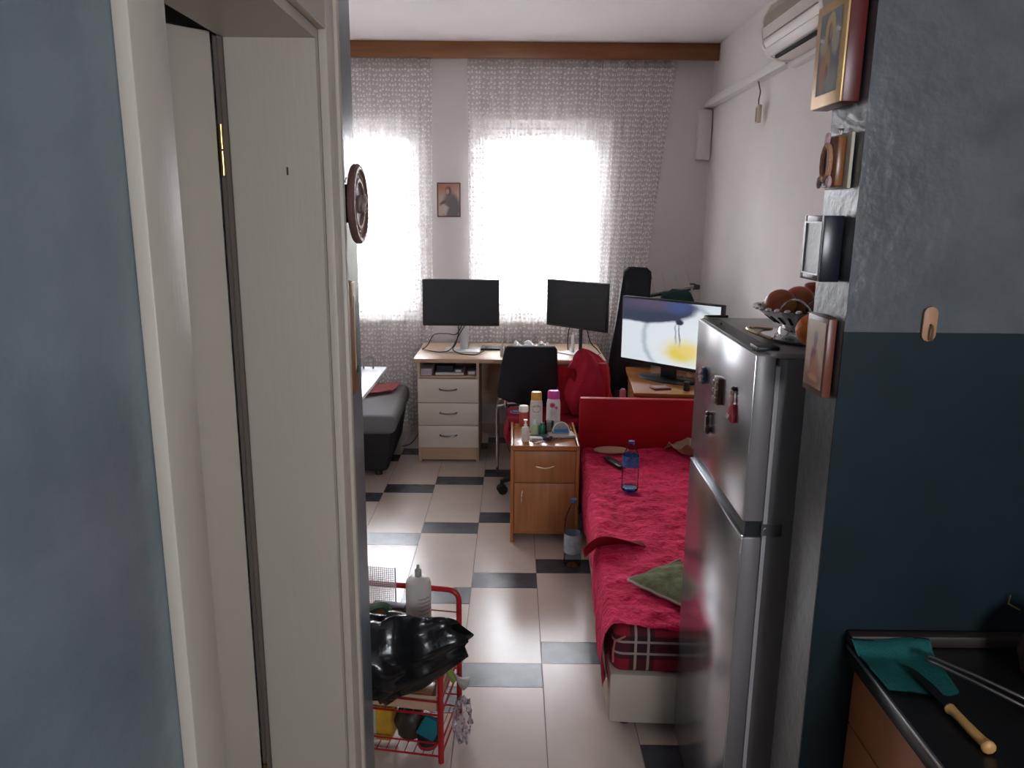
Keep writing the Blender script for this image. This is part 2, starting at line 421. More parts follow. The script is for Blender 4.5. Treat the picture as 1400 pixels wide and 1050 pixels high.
for i, (a, b_) in enumerate(WIN):
    struct(MB().box(a-.04, b_+.04, YF-.03, YF+.088, WZ0-.022, WZ0-.001, bev=.004).build('trim_%d' % (i+1), m_frame))
m_clearpane = mk_film('clear_window_glass', (.95, .96, .97), .06, .02)
o3 = window(3, 0, .8, 0, .8, 0, m_clearpane); o3.location = (1.25, -1.55, 1.35); o3.rotation_euler = (0, 0, PI)
# --- door of the passage
dr = struct(bpy.data.objects.new('door_1', None)); C.objects.link(dr); dr.location = (0, 0, 0)
b = MB()                                           # lining of the opening
b.box(-.588, XL, DY0, DY0+.02, 0, DZ).box(-.588, XL, DY1-.02, DY1, 0, DZ-.0).box(-.588, XL, DY0+.02, DY1-.02, DZ-.02, DZ)
b.box(-.600, -.588, DY1-.012, DY1, 0, DZ).box(-.600, -.588, DY0, DY0+.012, 0, DZ)
b.build('door_lining', m_door, dr)
MB().box(-.58, -.40, DY1-.024, DY1-.02, 0, DZ-.021).build('lining_panel', m_door, dr)
b = MB()                                           # casing
cw = .088
b.box(XL, XL+.018, DY0-cw, DY0, 0, DZ+cw, bev=.003).box(XL, XL+.018, DY1, DY1+cw, 0, DZ+cw, bev=.003).box(XL, XL+.0175, DY0+.001, DY1-.001, DZ, DZ+cw, bev=.003)
b.box(XL, XL+.026, DY1+cw-.022, DY1+cw, 0, DZ+cw, bev=.004)
b.build('casing', m_door, dr)
MB().box(-.592, -.5835, DY1-.030, DY1-.021, 0, DZ-.021).box(-.608, -.600, DY1-.014, DY1-.004, 0, DZ-.01).build('groove_shade_strip', M('brown_groove_shade', (.16, .12, .095), .6), dr)  # added dark strips, the shade of the rebate groove put into their colour
MB().box(-.470, -.466, DY1-.0248, DY1-.0235, 1.752, 1.768).build('paint_chip', M('brown_chip', (.08, .05, .035), .8), dr)
leaf = MB().box(0, .038, -.735, 0, .012, 2.022, bev=.003).build('door_leaf', m_door, dr)
leaf.location = (-.626, 1.638, 0); leaf.rotation_euler = (0, 0, -math.radians(43))
for z in (.3, 1.80):
    MB().cyl((-.598, 1.634, z-.05), (-.598, 1.634, z-.002), .007, 10).cyl((-.598, 1.634, z+.002), (-.598, 1.634, z+.05), .007, 10).build('hinge', m_brass, dr)
MB().cyl((.045, -.68, 1.02), (.07, -.68, 1.02), .009, 10).tube([(.07, -.68, 1.02), (.07, -.62, 1.02), (.068, -.57, 1.018)], .008).build('door_handle', m_steel, leaf)
# ------------------------------------------------------------------ curtain board and curtains
pel = thing('curtain_board', 'long varnished wooden curtain board under the ceiling above the windows', 'curtain board', (0, 5.68, 2.72))
MB().box(-2.15, XR-.002, -.012, .012, 0, .108, bev=.002).build('front_board', m_oak, pel)
MB().box(-2.15, XR-.002, .012, .11, .088, .106).build('rail_board', m_oak, pel)
def curtain(name, label, xt0, xt1, xb0, xb1, ztop, zbot, folds, amp, full, y, cat='curtain'):
    def pos(u, v):
        z = zbot+(ztop-zbot)*v; e = 1-v
        x = (xb0*(1-v)+xt0*v)*(1-u)+(xb1*(1-v)+xt1*v)*u
        a = amp*(.7+.5*e)
        ph = folds*2*PI*u
        dy = a*(math.sin(ph+.6*math.sin(2.3*u*9)+.5*e)+.35*math.sin(2.17*ph+1.3+e*.8))
        return Vector((x+.012*math.sin(ph*.5+e*3)*e, y+dy*.8, z+.004*math.sin(ph*2)*(v > .99)))
    L = (xt1-xt0)*full
    t = thing(name, label, cat, ((xb0+xb1)/2, y, zbot), 0, 'lace curtains')
    off = Vector(t.location)
    MB().grid(lambda u, v: pos(u, v)-off, int(26*folds)+40, 44, lambda u, v: (u*L, v*(ztop-zbot))).build('net', m_lace, t, ang=180)
    # pleated heading tape at the top
    MB().grid(lambda u, v: pos(u, .972+.028*v)-off+Vector((0, -.004, 0)), int(26*folds)+40, 2).build('heading_tape', M('heading_tape', (.72, .67, .64), .8, alpha=.3), t, ang=180)
    return t
curtain('lace_curtain', 'white lace curtain hanging to the floor beside the grey couch', -1.80, -.592, -1.78, -.60, 2.735, .06, 9, .022, 1.5, 5.735)
curtain('lace_curtain', 'white lace curtain with floral sprigs behind the desk, loosely pleated', -.338, .60, -.34, .53, 2.735, .66, 7, .016, 1.25, 5.735)
curtain('lace_curtain', 'tightly gathered lace curtain behind the black instrument case, slanting inward', .605, 1.125, .535, .93, 2.735, .62, 7, .020, 2.4, 5.735)
# ------------------------------------------------------------------ air conditioner, trunking, lamp wire
ac = thing('air_conditioner', 'white wall-mounted air conditioner with a dark outlet slot', 'air conditioner', (XR, 3.31, 2.43))
prof = [(-.005, .0), (-.10, .0), (-.15, .02), (-.185, .07), (-.195, .13), (-.19, .19), (-.16, .25), (-.10, .265), (-.005, .265)]
MB().prism(prof, .03, .76, axis='Y').build('housing', m_acw, ac).rotation_euler = (0, 0, 0)
for y0, y1 in ((0, .035), (.755, .79)):
    pr = [(p[0]*1.03 if p[0] < -.01 else p[0], (p[1]-.13)*1.03+.13) for p in prof]
    MB().prism(pr, y0, y1, axis='Y', bev=.006).build('end_cap', m_acw, ac)
bl = MB()
bl.box(-.142, -.128, .09, .70, -.003, .012); part(bl.build('air_outlet', m_dark, ac), 'dark air outlet slot')
MB().box(-.196, -.183, .05, .74, .088, .091).build('panel_seam', M('seam_grey', (.35, .30, .27), .6), ac)
g = MB()
for k in range(15):
    z = .145+k*.007; x = -.1965+max(0, (z-.19))*.62
    g.box(x-.002, x+.006, .05, .74, z, z+.0025)
part(g.build('intake_grille', M('grille_beige', (.50, .45, .37), .6), ac))
lv = MB().box(-.006, .006, .06, .73, -.022, .022, bev=.003).build('louvre', m_acw, ac); lv.location = (-.168, 0, .03); lv.rotation_euler = (0, math.radians(-38), 0)
td = tag(MB().box(1.345, XR-.001, 4.108, 5.785, 2.418, 2.468, bev=.004).box(1.36, XR-.001, 3.40, 4.110, 2.400, 2.427, bev=.003).build('cable_duct', m_wplast), 'long white cable duct running below the air conditioner', 'cable duct')
MB().box(1.3, 1.3965, 5.735, 5.798, 2.065, 2.408, bev=.006).build('duct_box', m_wplast)
tag(bpy.data.objects['duct_box'], 'short upright white duct box in the room corner by the curtain', 'duct box')
lw_ = thing('hanging_wire', 'bare wire with a cream connector dangling below the cable duct', 'wire', (1.37, 4.60, 2.24))
MB().tube(bez([(0, .02, .185), (0, -.01, .15), (-.004, -.05, .11), (0, -.02, .07), (0, -.03, .04)]), .0035, 6).build('wire', M('grey_wire', (.10, .09, .08), .5), lw_)
MB().box(-.012, .012, -.055, -.008, -.055, .045, bev=.004).build('connector', M('cream_connector', (.62, .54, .40), .5), lw_)
MB().box(-.0135, -.0115, -.045, -.02, -.045, .03).build('slot', M('brown_slot', (.30, .20, .09), .5), lw_)
# ------------------------------------------------------------------ pictures
def framed(name, label, loc, rz, wd, ht, dp, fw_, mframe, mpic, cat='picture', fdepth=None, pic_label=None):
    """front faces local -Y; back on y=0"""
    t = thing(name, label, cat, loc, rz)
    b = MB()
    b.box(-wd/2, -wd/2+fw_, -dp, 0, 0, ht, bev=.0012).box(wd/2-fw_, wd/2, -dp, 0, 0, ht, bev=.0012)
    b.box(-wd/2+fw_, wd/2-fw_, -dp, 0, 0, fw_, bev=.0012).box(-wd/2+fw_, wd/2-fw_, -dp, 0, ht-fw_, ht, bev=.0012)
    b.build('frame', mframe, t)
    MB().box(-wd/2+fw_, wd/2-fw_, -dp*.55, 0, fw_, ht-fw_).build('backing', m_cardb, t)
    part(MB().quad((-wd/2+fw_, -dp*.55-.0008, fw_), (wd-2*fw_, 0, 0), (0, 0, ht-2*fw_)).build('picture_print', mpic, t), pic_label)
    return t
framed('framed_portrait', 'small brown framed portrait of a dark-robed figure between the lace curtains', (-.482, YF-.001, 1.645), 0, .172, .245, .016, .008, M('brown_frame', (.13, .05, .03), .4),
       picture('robed_portrait', (.62, .47, .37), [('ell', .3, .95, .7, .25, (.50, .22, .15), .6), ('ell', .55, .30, .34, .45, (.20, .175, .175), .25), ('ell', .72, .25, .3, .38, (.17, .15, .15), .25), ('ell', .48, .78, .13, .14, (.15, .08, .06), .3), ('ell', .44, .76, .075, .085, (.60, .36, .27), .3), ('rect', .27, .22, .17, .14, (.62, .52, .46), .3, .5), ('ell', .22, .42, .16, .05, (.16, .13, .10), .4, -.4)]))
# icons on the end of the partition wall (facing -X)
RZ = -PI/2
m_gold = M('gold_leaf_frame', (.72, .47, .20), .38, metal=.35, var=.15, vscale=12)
ic1 = thing('wooden_icon', 'large gold-bordered icon of a haloed saint hung above the others', 'icon', (XP-.0035, 1.46, 1.872), RZ)
MB().box(-.068, .068, -.03, 0, 0, .178, bev=.002).build('board', M('dark_red_wood_edge', (.11, .012, .012), .35), ic1)
MB().box(-.067, .067, -.0335, -.0295, .001, .177, bev=.0008).build('gold_border', m_gold, ic1)
MB().quad((-.047, -.0342, .022), (.094, 0, 0), (0, 0, .138)).build('picture_print', picture('saint_with_gold_halo', (.20, .23, .27), [('ell', .5, .78, .23, .2, (.72, .50, .20), .08), ('ell', .26, .6, .2, .12, (.58, .5, .36), .3), ('ell', .78, .62, .16, .16, (.58, .52, .4), .3), ('ell', .5, .7, .10, .15, (.20, .11, .06), .2), ('ell', .52, .74, .06, .09, (.48, .29, .17), .2), ('ell', .46, .38, .13, .2, (.62, .36, .13), .3), ('ell', .45, .26, .08, .1, (.18, .07, .04), .3), ('ell', .25, .25, .16, .24, (.58, .24, .13), .4), ('ell', .7, .15, .25, .15, (.36, .35, .33), .4), ('rect', .87, .74, .1, .025, (.8, .72, .7), .3, .15), ('rect', .13, .68, .1, .022, (.8, .72, .7), .3, .15)], rough=.3, noise=.5), ic1)
ic2 = thing('carved_wall_shrine', 'small carved brown wooden shrine with an oval opening hung from a nail', 'ornament', (XP-.0035, 1.445, 1.728), RZ)
MB().box(-.05, .052, -.006, 0, 0, .095, bev=.001).build('back_plate', M('pale_board', (.55, .50, .40), .6), ic2)
MB().box(-.03, .034, -.022, -.006, .004, .09, bev=.003).build('body', M('varnished_brown_wood', (.22, .075, .02), .3), ic2)
ov = []
for k in range(25):
    a = 2*PI*k/24; ov.append((.000+.017*math.cos(a), -.026, .046+.03*math.sin(a)))
MB().tube(ov, .0055, 8).build('oval_rim', M('rose_gold_carving', (.60, .30, .18), .35, bump=.6, bscale=400), ic2)
MB().lathe([(0, -.002), (.014, -.002), (.014, .002), (0, .002)], n=20, sx=1, sy=1.9, mat=Matrix.Translation((0, -.0235, .046)) @ Matrix.Rotation(PI/2, 4, 'X')).build('oval_picture', M('dark_oval', (.06, .025, .015), .4), ic2)
m_flw = M('pink_white_flowers', (.55, .22, .25), .5, var=1, col2=(.7, .6, .6), vscale=150)
for dx, dz in ((-.024, .012), (.022, .012), (0, .088)):
    MB().ball((dx, -.027, dz), (.008, .005, .011), 10, 6).build('carved_flower', m_flw, ic2)
MB().tube([(-.006, -.004, .102), (0, -.004, .095), (.006, -.004, .102)], .0012, 6).cyl((0, 0, .104), (0, -.01, .104), .0015, 8).build('nail', m_steel, ic2)
m_bframe = M('black_glossy_frame', (.012, .011, .022), .28)
ic3 = thing('framed_foil', 'deep black picture frame holding embossed silver foil', 'picture frame', (XP-.0035, 1.452, 1.563), RZ)
b = MB()
for (a0, a1, c0, c1) in ((-.05, -.036, 0, .118), (.036, .05, 0, .118), (-.036, .036, 0, .014), (-.036, .036, .104, .118)):
    b.box(a0, a1, -.035, 0, c0, c1, bev=.0015)
b.build('frame', m_bframe, ic3)
b = MB()
for (a0, a1, c0, c1) in ((-.039, -.036, .011, .107), (.036, .039, .011, .107), (-.036, .036, .011, .014), (-.036, .036, .104, .107)):
    b.box(a0, a1, -.0365, -.0345, c0, c1)
part(b.build('silver_bead', m_silver, ic3), 'silver inner bead')
MB().quad((-.036, -.0335, .014), (.072, 0, 0), (0, 0, .09)).build('silver_foil', M('embossed_silver', (.74, .74, .78), .35, bump=.12, bscale=110), ic3)
m_redbr = M('redbrown_frame', (.17, .045, .025), .35)
ic4 = thing('wooden_icon', 'narrow icon of a robed figure on pale gold in a red-brown frame beside the fridge', 'icon', (XP-.0035, 1.437, 1.35), RZ)
MB().box(-.05, .048, -.016, 0, 0, .147, bev=.0015).build('board', m_redbr, ic4)
MB().quad((-.043, -.0168, .012), (.084, 0, 0), (0, 0, .126)).build('picture_print', picture('robed_figure_on_gold', (.74, .50, .30), [('ell', .5, .1, .7, .2, (.34, .09, .04), .5), ('ell', .5, .73, .13, .12, (.30, .27, .24), .15), ('ell', .5, .68, .08, .09, (.28, .16, .10), .2), ('ell', .46, .42, .19, .2, (.22, .03, .03), .3), ('ell', .55, .28, .23, .18, (.52, .14, .02), .35), ('ell', .62, .46, .06, .12, (.5, .24, .1), .3), ('ell', .5, .14, .26, .05, (.62, .24, .04), .3)], rough=.3, noise=.3), ic4)
# plaques on the passage wall (facing +X)
RP = PI/2
pl = thing('round_plaque', 'round carved wooden wall plaque on a black bracket near the door', 'wall plaque', (XL+.001, 1.84, 1.605), RP)
MB().box(-.045, .045, -.026, 0, .05, .135).build('bracket', m_black, pl)
m_plq = M('carved_brown_wood', (.16, .085, .07), .35, bump=.3, bscale=120)
R90 = Matrix.Rotation(PI/2, 4, 'X')
MB().lathe([(0, 0), (.088, 0), (.091, .004), (.091, .012), (.086, .017), (.078, .017), (.074, .012), (.06, .010), (.056, .014), (.05, .014), (.046, .009), (0, .009)], n=48, mat=Matrix.Translation((0, -.026, .092)) @ R90).build('disc', m_plq, pl)
MB().lathe([(.062, .009), (.066, .0135), (.07, .009)], n=40, cap=False, mat=Matrix.Translation((0, -.026, .092)) @ R90).build('pale_ring', M('pale_ring_wood', (.36, .21, .15), .4), pl)
b = MB()
for q in ((0, -.04, .092, .022), (.01, -.047, .10, .013), (-.012, -.047, .085, .012), (.016, -.05, .08, .008), (-.004, -.05, .107, .009)):
    b.ball(q[:3], (q[3], q[3]*.55, q[3]), 12, 8)
part(b.build('relief', M('silvered_relief', (.42, .34, .30), .3, metal=.5), pl), 'silvered raised relief')
MB().tube([(-.01, -.006, .15), (0, -.006, .142), (.012, -.006, .152)], .0012, 6).build('wire_hanger', m_steel, pl)
lp = thing('wooden_wall_gauge', 'long narrow wooden wall board with a dark slot hanging below the round plaque', 'wall board', (XL+.001, 1.823, 1.247), RP)
MB().box(-.034, .034, -.018, 0, 0, .272, bev=.004).build('board', M('orange_brown_wood', (.30, .125, .04), .35, var=.4, vscale=8, stretch=(6, 6, 1)), lp)
MB().box(.004, .011, -.0192, -.0178, .06, .235).build('glass_line', M('pale_scale', (.60, .45, .28), .3), lp)
MB().box(.014, .031, -.0192, -.0178, .048, .064).build('slot', m_dark, lp)
MB().tube([(-.012, -.004, .279), (0, -.006, .272), (.014, -.004, .281)], .0012, 6).build('wire_hanger', m_steel, lp)
# wall hook on the partition
hk = thing('wall_hook', 'rounded tan wooden hook plate fixed where grey and teal paint meet', 'hook', (.74, YP-.0015, 1.463), 0)
pts = [(.0125*math.cos(a), (.05 if i < 9 else .0125)+.0125*math.sin(a)) for i, a in enumerate([PI*k/8 for k in range(9)]+[PI+PI*k/8 for k in range(9)])]
MB().prism(pts, -.006, 0, axis='Y', bev=.001).build('plate', M('tan_wood', (.44, .23, .12), .5, var=.15, vscale=40), hk)
MB().tube([(.001, -.006, .030), (.001, -.012, .029), (.0005, -.016, .022), (0, -.016, .008), (.002, -.014, .004)], .0022, 8).build('hook_pin', M('dark_brass', (.14, .08, .03), .4), hk)
tw = thing('wall_nail_hook', 'thin gold wire hook sticking out of the teal wall above the worktop', 'hook', (.957, YP-.0015, .952), 0)
MB().tube([(0, 0, .0), (-.001, -.01, .003), (-.0005, -.012, .022)], .0014, 6).tube([(0, -.008, .003), (.012, -.012, -.003), (.022, -.012, -.008)], .0016, 6).build('hook_wire', M('gold_wire', (.50, .33, .12), .3, metal=.8), tw)
# ================================================================== FRIDGE
fr = thing('fridge', 'tall silver two-door fridge freezer with dark grey sides', 'fridge', (.522, 1.625, 0), -math.radians(1.2))
FD, FW_, FH = .62, .575, 1.392             # depth (x), width (y), height
MB().box(.052, FD, .004, FW_-.004, .03, FH-.012, bev=.004).build('cabinet', m_fside, fr)
MB().box(.03, FD, .0, FW_, FH-.012, FH, bev=.003).build('top_cover', M('grey_fridge_top', (.30, .29, .29), .35), fr)
MB().box(.0445, .0535, -.0012, FW_+.001, .06, FH-.03).build('gasket', M('pale_gasket', (.62, .60, .60), .5), fr)
def fdoor(z0, z1, nm):
    d = MB().box(0, .044, 0, FW_, z0, z1, bev=.004).build(nm, m_fside, fr)
    MB().box(-.002, .004, .002, FW_-.002, z0+.002, z1-.002, bev=.0018).build('steel_skin', m_fridge, d)
    return d
d1 = fdoor(1.006, 1.388, 'freezer_door'); d2 = fdoor(.05, .968, 'fridge_door')
part(MB().box(.006, .046, .004, FW_-.004, .9685, 1.0055).build('handle_recess', m_black, fr), 'black grip recess between the doors')
MB().box(-.003, .006, .002, FW_-.002, .966, .972, bev=.001).build('recess_lip', M('bright_lip', (.7, .75, .8), .2, metal=1), d2)
MB().box(.01, .06, .03, .09, FH-.002, FH+.008, bev=.003).build('hinge_cover', m_black, fr)
MB().box(.04, .085, -.006, .004, .975, 1.002).cyl((.05, -.008, .988), (.05, .002, .988), .006, 10).build('middle_hinge', m_steel, fr)
MB().box(.004, .05, .05, FW_-.02, 1.3885, 1.393).build('door_top_trim', m_black, d1)
for y in (.05, FW_-.05): MB().cyl((.1, y, 0), (.1, y, .032), .02, 12).build('foot', m_black, fr)
for y in (.05, FW_-.05): MB().cyl((FD-.06, y, 0), (FD-.06, y, .032), .02, 12).build('foot', m_black, fr)
# magnets on the freezer door (face at x = .52, facing -X)
XM = .5205
def dx_(y): return XM+(y-1.625)*math.tan(math.radians(1.2))-.001
def mag(name, label, y, z): return thing(name, label, 'magnet', (dx_(y), y, z), RZ, 'fridge magnets')
t = mag('fridge_magnet', 'round blue fridge magnet with a red and white front', 2.075, 1.222)
MB().lathe([(0, 0), (.024, 0), (.025, .004), (.022, .008), (0, .008)], n=24, mat=Matrix.Translation((0, -.0005, .026)) @ R90).build('back', M('blue_resin', (.012, .05, .14), .35), t)
b = MB()
for k in range(7):
    a = 2*PI*k/7; b.ball((.013*math.cos(a), -.011, .026+.014*math.sin(a)), (.006, .005, .006), 8, 6)
part(b.build('red_beads', M('red_white_relief', (.55, .20, .17), .3, var=1, col2=(.75, .7, .68), vscale=160), t))
t = mag('fridge_magnet', 'brown square house-front fridge magnet in relief', 1.90, 1.212)
MB().box(-.022, .022, -.012, 0, 0, .068, bev=.002).build('slab', M('dark_brown_resin', (.09, .035, .025), .4), t)
b = MB()
for i in range(2):
    for k in range(3): b.box(-.019+.021*i, -.003+.021*i, -.016, -.0115, .006+.02*k, .018+.02*k, bev=.001)
part(b.build('relief_front', M('pale_brown_relief', (.42, .30, .23), .45, var=.5, vscale=120), t))
t = mag('fridge_magnet', 'red doll-shaped fridge magnet of a woman in a wide skirt', 1.758, 1.205)
MB().prism([(-.024, 0), (.022, 0), (.024, .012), (.012, .038), (.008, .042), (-.008, .042), (-.014, .03), (-.026, .012)], -.012, 0, axis='Y', bev=.002).build('skirt', M('red_resin', (.45, .02, .035), .3), t)
MB().ball((0, -.008, .052), (.009, .006, .012), 12, 8).build('bodice', M('pink_white_resin', (.70, .36, .32), .35), t)
MB().ball((0, -.007, .070), (.0075, .006, .009), 12, 8).build('head', M('skin_resin', (.55, .33, .25), .4), t)
MB().ball((0, -.005, .077), (.008, .006, .006), 12, 8).build('hair', M('dark_hair', (.02, .015, .015), .4), t)
b = MB()
for k in range(6): b.ball((-.019+.004*k, -.012, .006+.0035*(k % 3)), (.003, .0025, .003), 6, 5)
b.build('lace_dots', m_wplast, t)
t = mag('fridge_magnet', 'thin dark violin-like fridge magnet set below the others', 1.984, 1.108)
MB().ball((.004, -.006, .012), (.013, .007, .013), 12, 8).ball((-.003, -.006, .034), (.007, .006, .016), 12, 8).ball((-.004, -.006, .054), (.010, .006, .007), 12, 8).build('body', M('dark_plum_resin', (.07, .02, .025), .3), t)
MB().tube([(.004, -.013, .008), (-.003, -.012, .05)], .0015, 6).build('strings', m_silver, t)
# ------------------------------------------------------------------ on top of the fridge
ZT = FH+.0005
tr = thing('silver_tray', 'flat silver tray on the fridge top under the fruit bowl', 'tray', (.715, 1.80, ZT))
MB().lathe([(0, 0), (.105, 0), (.128, .008), (.130, .011), (.124, .010), (.103, .004), (0, .004)], n=40).build('dish', m_chrome, tr)
hp = []
for k in range(13):
    a = PI*.68+PI*.44*k/12; hp.append((.128*math.cos(a)-.03*math.sin(PI*k/12), .128*math.sin(a), .010+.012*math.sin(PI*k/12)))
MB().tube(hp, .004, 8).build('tray_handle', M('gilt_handle', (.75, .60, .38), .2, metal=1), tr)
bw = thing('fruit_bowl', 'pierced silver fruit bowl on a foot standing on the tray', 'bowl', (.69, 1.825, ZT+.003))
MB().lathe([(0, 0), (.060, 0), (.062, .004), (.056, .008), (.052, .022), (.046, .027), (0, .027)], n=32).build('foot', m_chrome, bw)
rim = [(.040, .024), (.062, .038), (.088, .056), (.106, .068), (.110, .069), (.104, .064), (.086, .052), (.060, .034), (0, .030)]
MB().lathe(rim, n=40).build('basket', M('pierced_silver', (.70, .69, .70), .36, metal=1, bump=.6, bscale=60), bw)
b = MB()
for k in range(22):
    a = 2*PI*k/22; c, s_ = math.cos(a), math.sin(a)
    b.tube([(.064*c, .064*s_, .0378), (.087*c, .087*s_, .0545)], .0042, 5)
part(b.build('piercings', m_dark, bw), 'dark slots pierced in the basket')
b = MB()
for k in range(28):
    a = 2*PI*k/28; b.ball((.110*math.cos(a), .110*math.sin(a), .071), (.008, .008, .005), 8, 5)
b.build('scalloped_rim', m_chrome, bw)
for sgn, a0 in ((1, -2.1), (1, -.35)):
    hp = []
    for k in range(17):
        t_ = k/16; a = a0+(t_-.5)*.62
        hp.append((.111*math.cos(a), .111*math.sin(a), .072+.028*math.sin(PI*t_)**.7))
    MB().tube(hp, .0022, 6).build('scroll_handle', m_chrome, bw)
m_apple = M('red_yellow_apple', (.46, .025, .025), .3, var=1, col2=(.58, .24, .05), vscale=11, detail=1)
m_plum = M('dark_red_apple', (.17, .010, .015), .25, var=.4, vscale=14)
def fruit(name, label, loc, r, mat, cat, squash=.9, rot=(0, 0, 0), stem=True):
    t = thing(name, label, cat, loc, 0, 'fruit on the fridge'); t.rotation_euler = rot
    def wp_(p):
        d = math.hypot(p.x, p.y); dip = .16*math.exp(-(d/.28)**2)
        return Vector((p.x, p.y, p.z*squash-(dip if p.z > 0 else -dip*.6)))
    MB().ball((0, 0, 0), r, 20, 14, wp_).build('flesh', mat, t)
    if stem: MB().tube([(0, 0, r*.68), (.002, 0, r*.9), (.004, .001, r*1.08)], .0016, 6).build('stem', M('brown_stem', (.12, .07, .03), .6), t)
    return t
bwx, bwy, bwz = .69, 1.825, ZT+.003
fruit('apple', 'large red and yellow apple at the rim of the fruit bowl', (bwx-.050, bwy+.020, bwz+.078), .037, m_apple, 'apple', rot=(.3, -.5, .4), stem=False)
fruit('apple', 'red apple lying farther back in the fruit bowl', (bwx+.010, bwy+.064, bwz+.083), .036, m_apple, 'apple', rot=(.5, .4, 2.1), stem=False)
fruit('apple', 'dark crimson apple in the middle of the fruit bowl', (bwx+.030, bwy-.022, bwz+.066), .033, m_plum, 'apple', rot=(-.4, .5, .2), stem=False)
pe = thing('pear', 'pale yellow-brown pear with its stalk behind the dark apple', 'pear', (bwx+.078, bwy+.030, bwz+.088), 0, 'fruit on the fridge')
MB().lathe([(0, -.035), (.024, -.03), (.034, -.012), (.032, .006), (.020, .026), (.013, .04), (.007, .047), (0, .048)], n=20).build('flesh', M('yellow_brown_pear', (.50, .26, .10), .45, var=.4, vscale=30), pe)
MB().tube([(0, 0, .046), (-.006, 0, .056), (-.014, 0, .06)], .0016, 6).build('stem', M('dark_stem', (.10, .06, .03), .6), pe)
og = thing('orange', 'bright orange citrus fruit on the tray before the bowl', 'orange', (.664, 1.694, ZT+.040), 0, 'fruit on the fridge')
MB().ball((0, 0, 0), .036, 22, 14).build('peel', M('orange_peel', (.85, .20, .006), .45, bump=.35, bscale=260), og)
jr = thing('glass_jar', 'glass jar of green contents with an orange-red lid behind the fruit', 'jar', (.815, 2.06, FH))
MB().lathe([(0, 0), (.04, 0), (.042, .01), (.042, .075), (.034, .09), (0, .09)], n=24).build('jar_body', M('green_jar', (.07, .12, .06), .1, var=1, col2=(.3, .33, .3), vscale=40), jr)
MB().lathe([(0, .09), (.037, .09), (.038, .108), (.03, .114), (0, .114)], n=24).build('lid', M('orange_red_lid', (.42, .07, .02), .4), jr)
MB().tube(bez([(.02, .40, FH+.006), (.0, .47, FH+.012), (.015, .55, FH+.006), (.08, .572, FH+.004)]), .004, 6).build('cord', m_black, fr)
# ================================================================== BED
bed = thing('bed', 'single bed with a white base and red upright headboard panel', 'bed', (.325, 2.24, 0), -math.radians(2.4))
BW, BL = .86, 1.96
MB().box(0, BW, .0, BL, .035, .215, bev=.012).build('base', m_bedwhite, bed)
for x in (.06, BW-.06):
    for y in (.07, BL-.07): MB().cyl((x, y, 0), (x, y, .036), .022, 12).build('foot', m_black, bed)
MB().box(.004, BW-.004, .002, BL-.004, .215, .375, bev=.036, seg=5).build('mattress', m_plaid, bed, ang=60)
MB().box(-.03, BW+.03, BL-.002, BL+.045, .04, .668, bev=.012).build('headboard', m_redp, bed)
MB().tube([(.045, -.001, .355), (.012, .0, .335), (.007, .0, .30), (.008, 0, .26)], .004, 6).build('piping', M('pale_piping', (.45, .12, .11), .7), bed)
# blanket: top sheet of cloth, hanging over the near side and stopping short of the foot
def ns(x, y, s=1.0): return math.sin(x*7.1*s+1.3*math.sin(y*5.3*s))*math.cos(y*6.7*s+.9*math.sin(x*4.1*s))
def blanket(u, v):
    y = .009+v*(BL-.031)+.006*(1+math.sin(u*9))*(1-v)
    L_side, L_top, Ls = .20+.05*math.sin(v*11)+.03*(v < .12)*(1-v/.12), BW-.02, 0
    s = u*(L_top+.24)
    side = .24*(L_side/.24)
    if s < .24:
        t = (.24-s)/.24; z = .385-t*side; x = -.012-.012*math.sin(t*PI)-.010*math.sin(v*47+t*2)*t
        k = min(1, t*6); x += (1-k)*.012; z -= 0
    else:
        x = s-.24+.002; z = .386
    z += .006*ns(x*3, y*3)+.0035*ns(x*9+3, y*8)+.0025*math.sin(y*60+2*math.sin(x*9))*(s >= .24)
    d_ = max(0, min(1, (y-.002)/.036)); z -= .036*(1-math.sqrt(1-(1-d_)**2))*(s >= .2)      # rolls over the rounded mattress edge
    for (yc, h_, wd, xm) in ((.16, .014, .02, .5), (.36, .012, .02, .45), (.10, .010, .015, .7), (.62, .008, .02, .3), (1.1, .008, .03, .8), (.30, .008, .012, .2)):
        z += h_*math.exp(-((y-yc-.05*math.sin(x*5))/wd)**2)*sm(1-abs(x-xm)/.5)*(s >= .2)*sm((y-.04)/.08)
    return Vector((x, y, z))
bk = thing('blanket', 'crushed crimson plush blanket spread over the bed', 'blanket', (.325, 2.24, 0), -math.radians(2.4))
MB().grid(blanket, 110, 190).build('cloth', m_blanket, bk, ang=180)
# folded-up flap where the blanket is turned at the side
def flap(u, v):
    x = -.058+.25*u; h_ = .062*math.sin(PI*(.12+.88*u)**.75)**1.1*(1-.25*u)
    yb = .60+.05*u
    c = math.sin(PI*v)**.8 if 0 < v < 1 else 0
    y = yb+(-.075*math.sin(PI*v*.5)+.13*v*v)*(1-.4*u)-.02*c
    return Vector((x-.01*c*(1-u), y, .386-.045*max(0, .22-u)/.22*(1-.5*c)+h_*c))
part(MB().grid(flap, 24, 20).build('turned_flap', M('blanket_underside', (.42, .006, .03), .75), bk, ang=180, solid=.006), 'smooth turned-up edge')
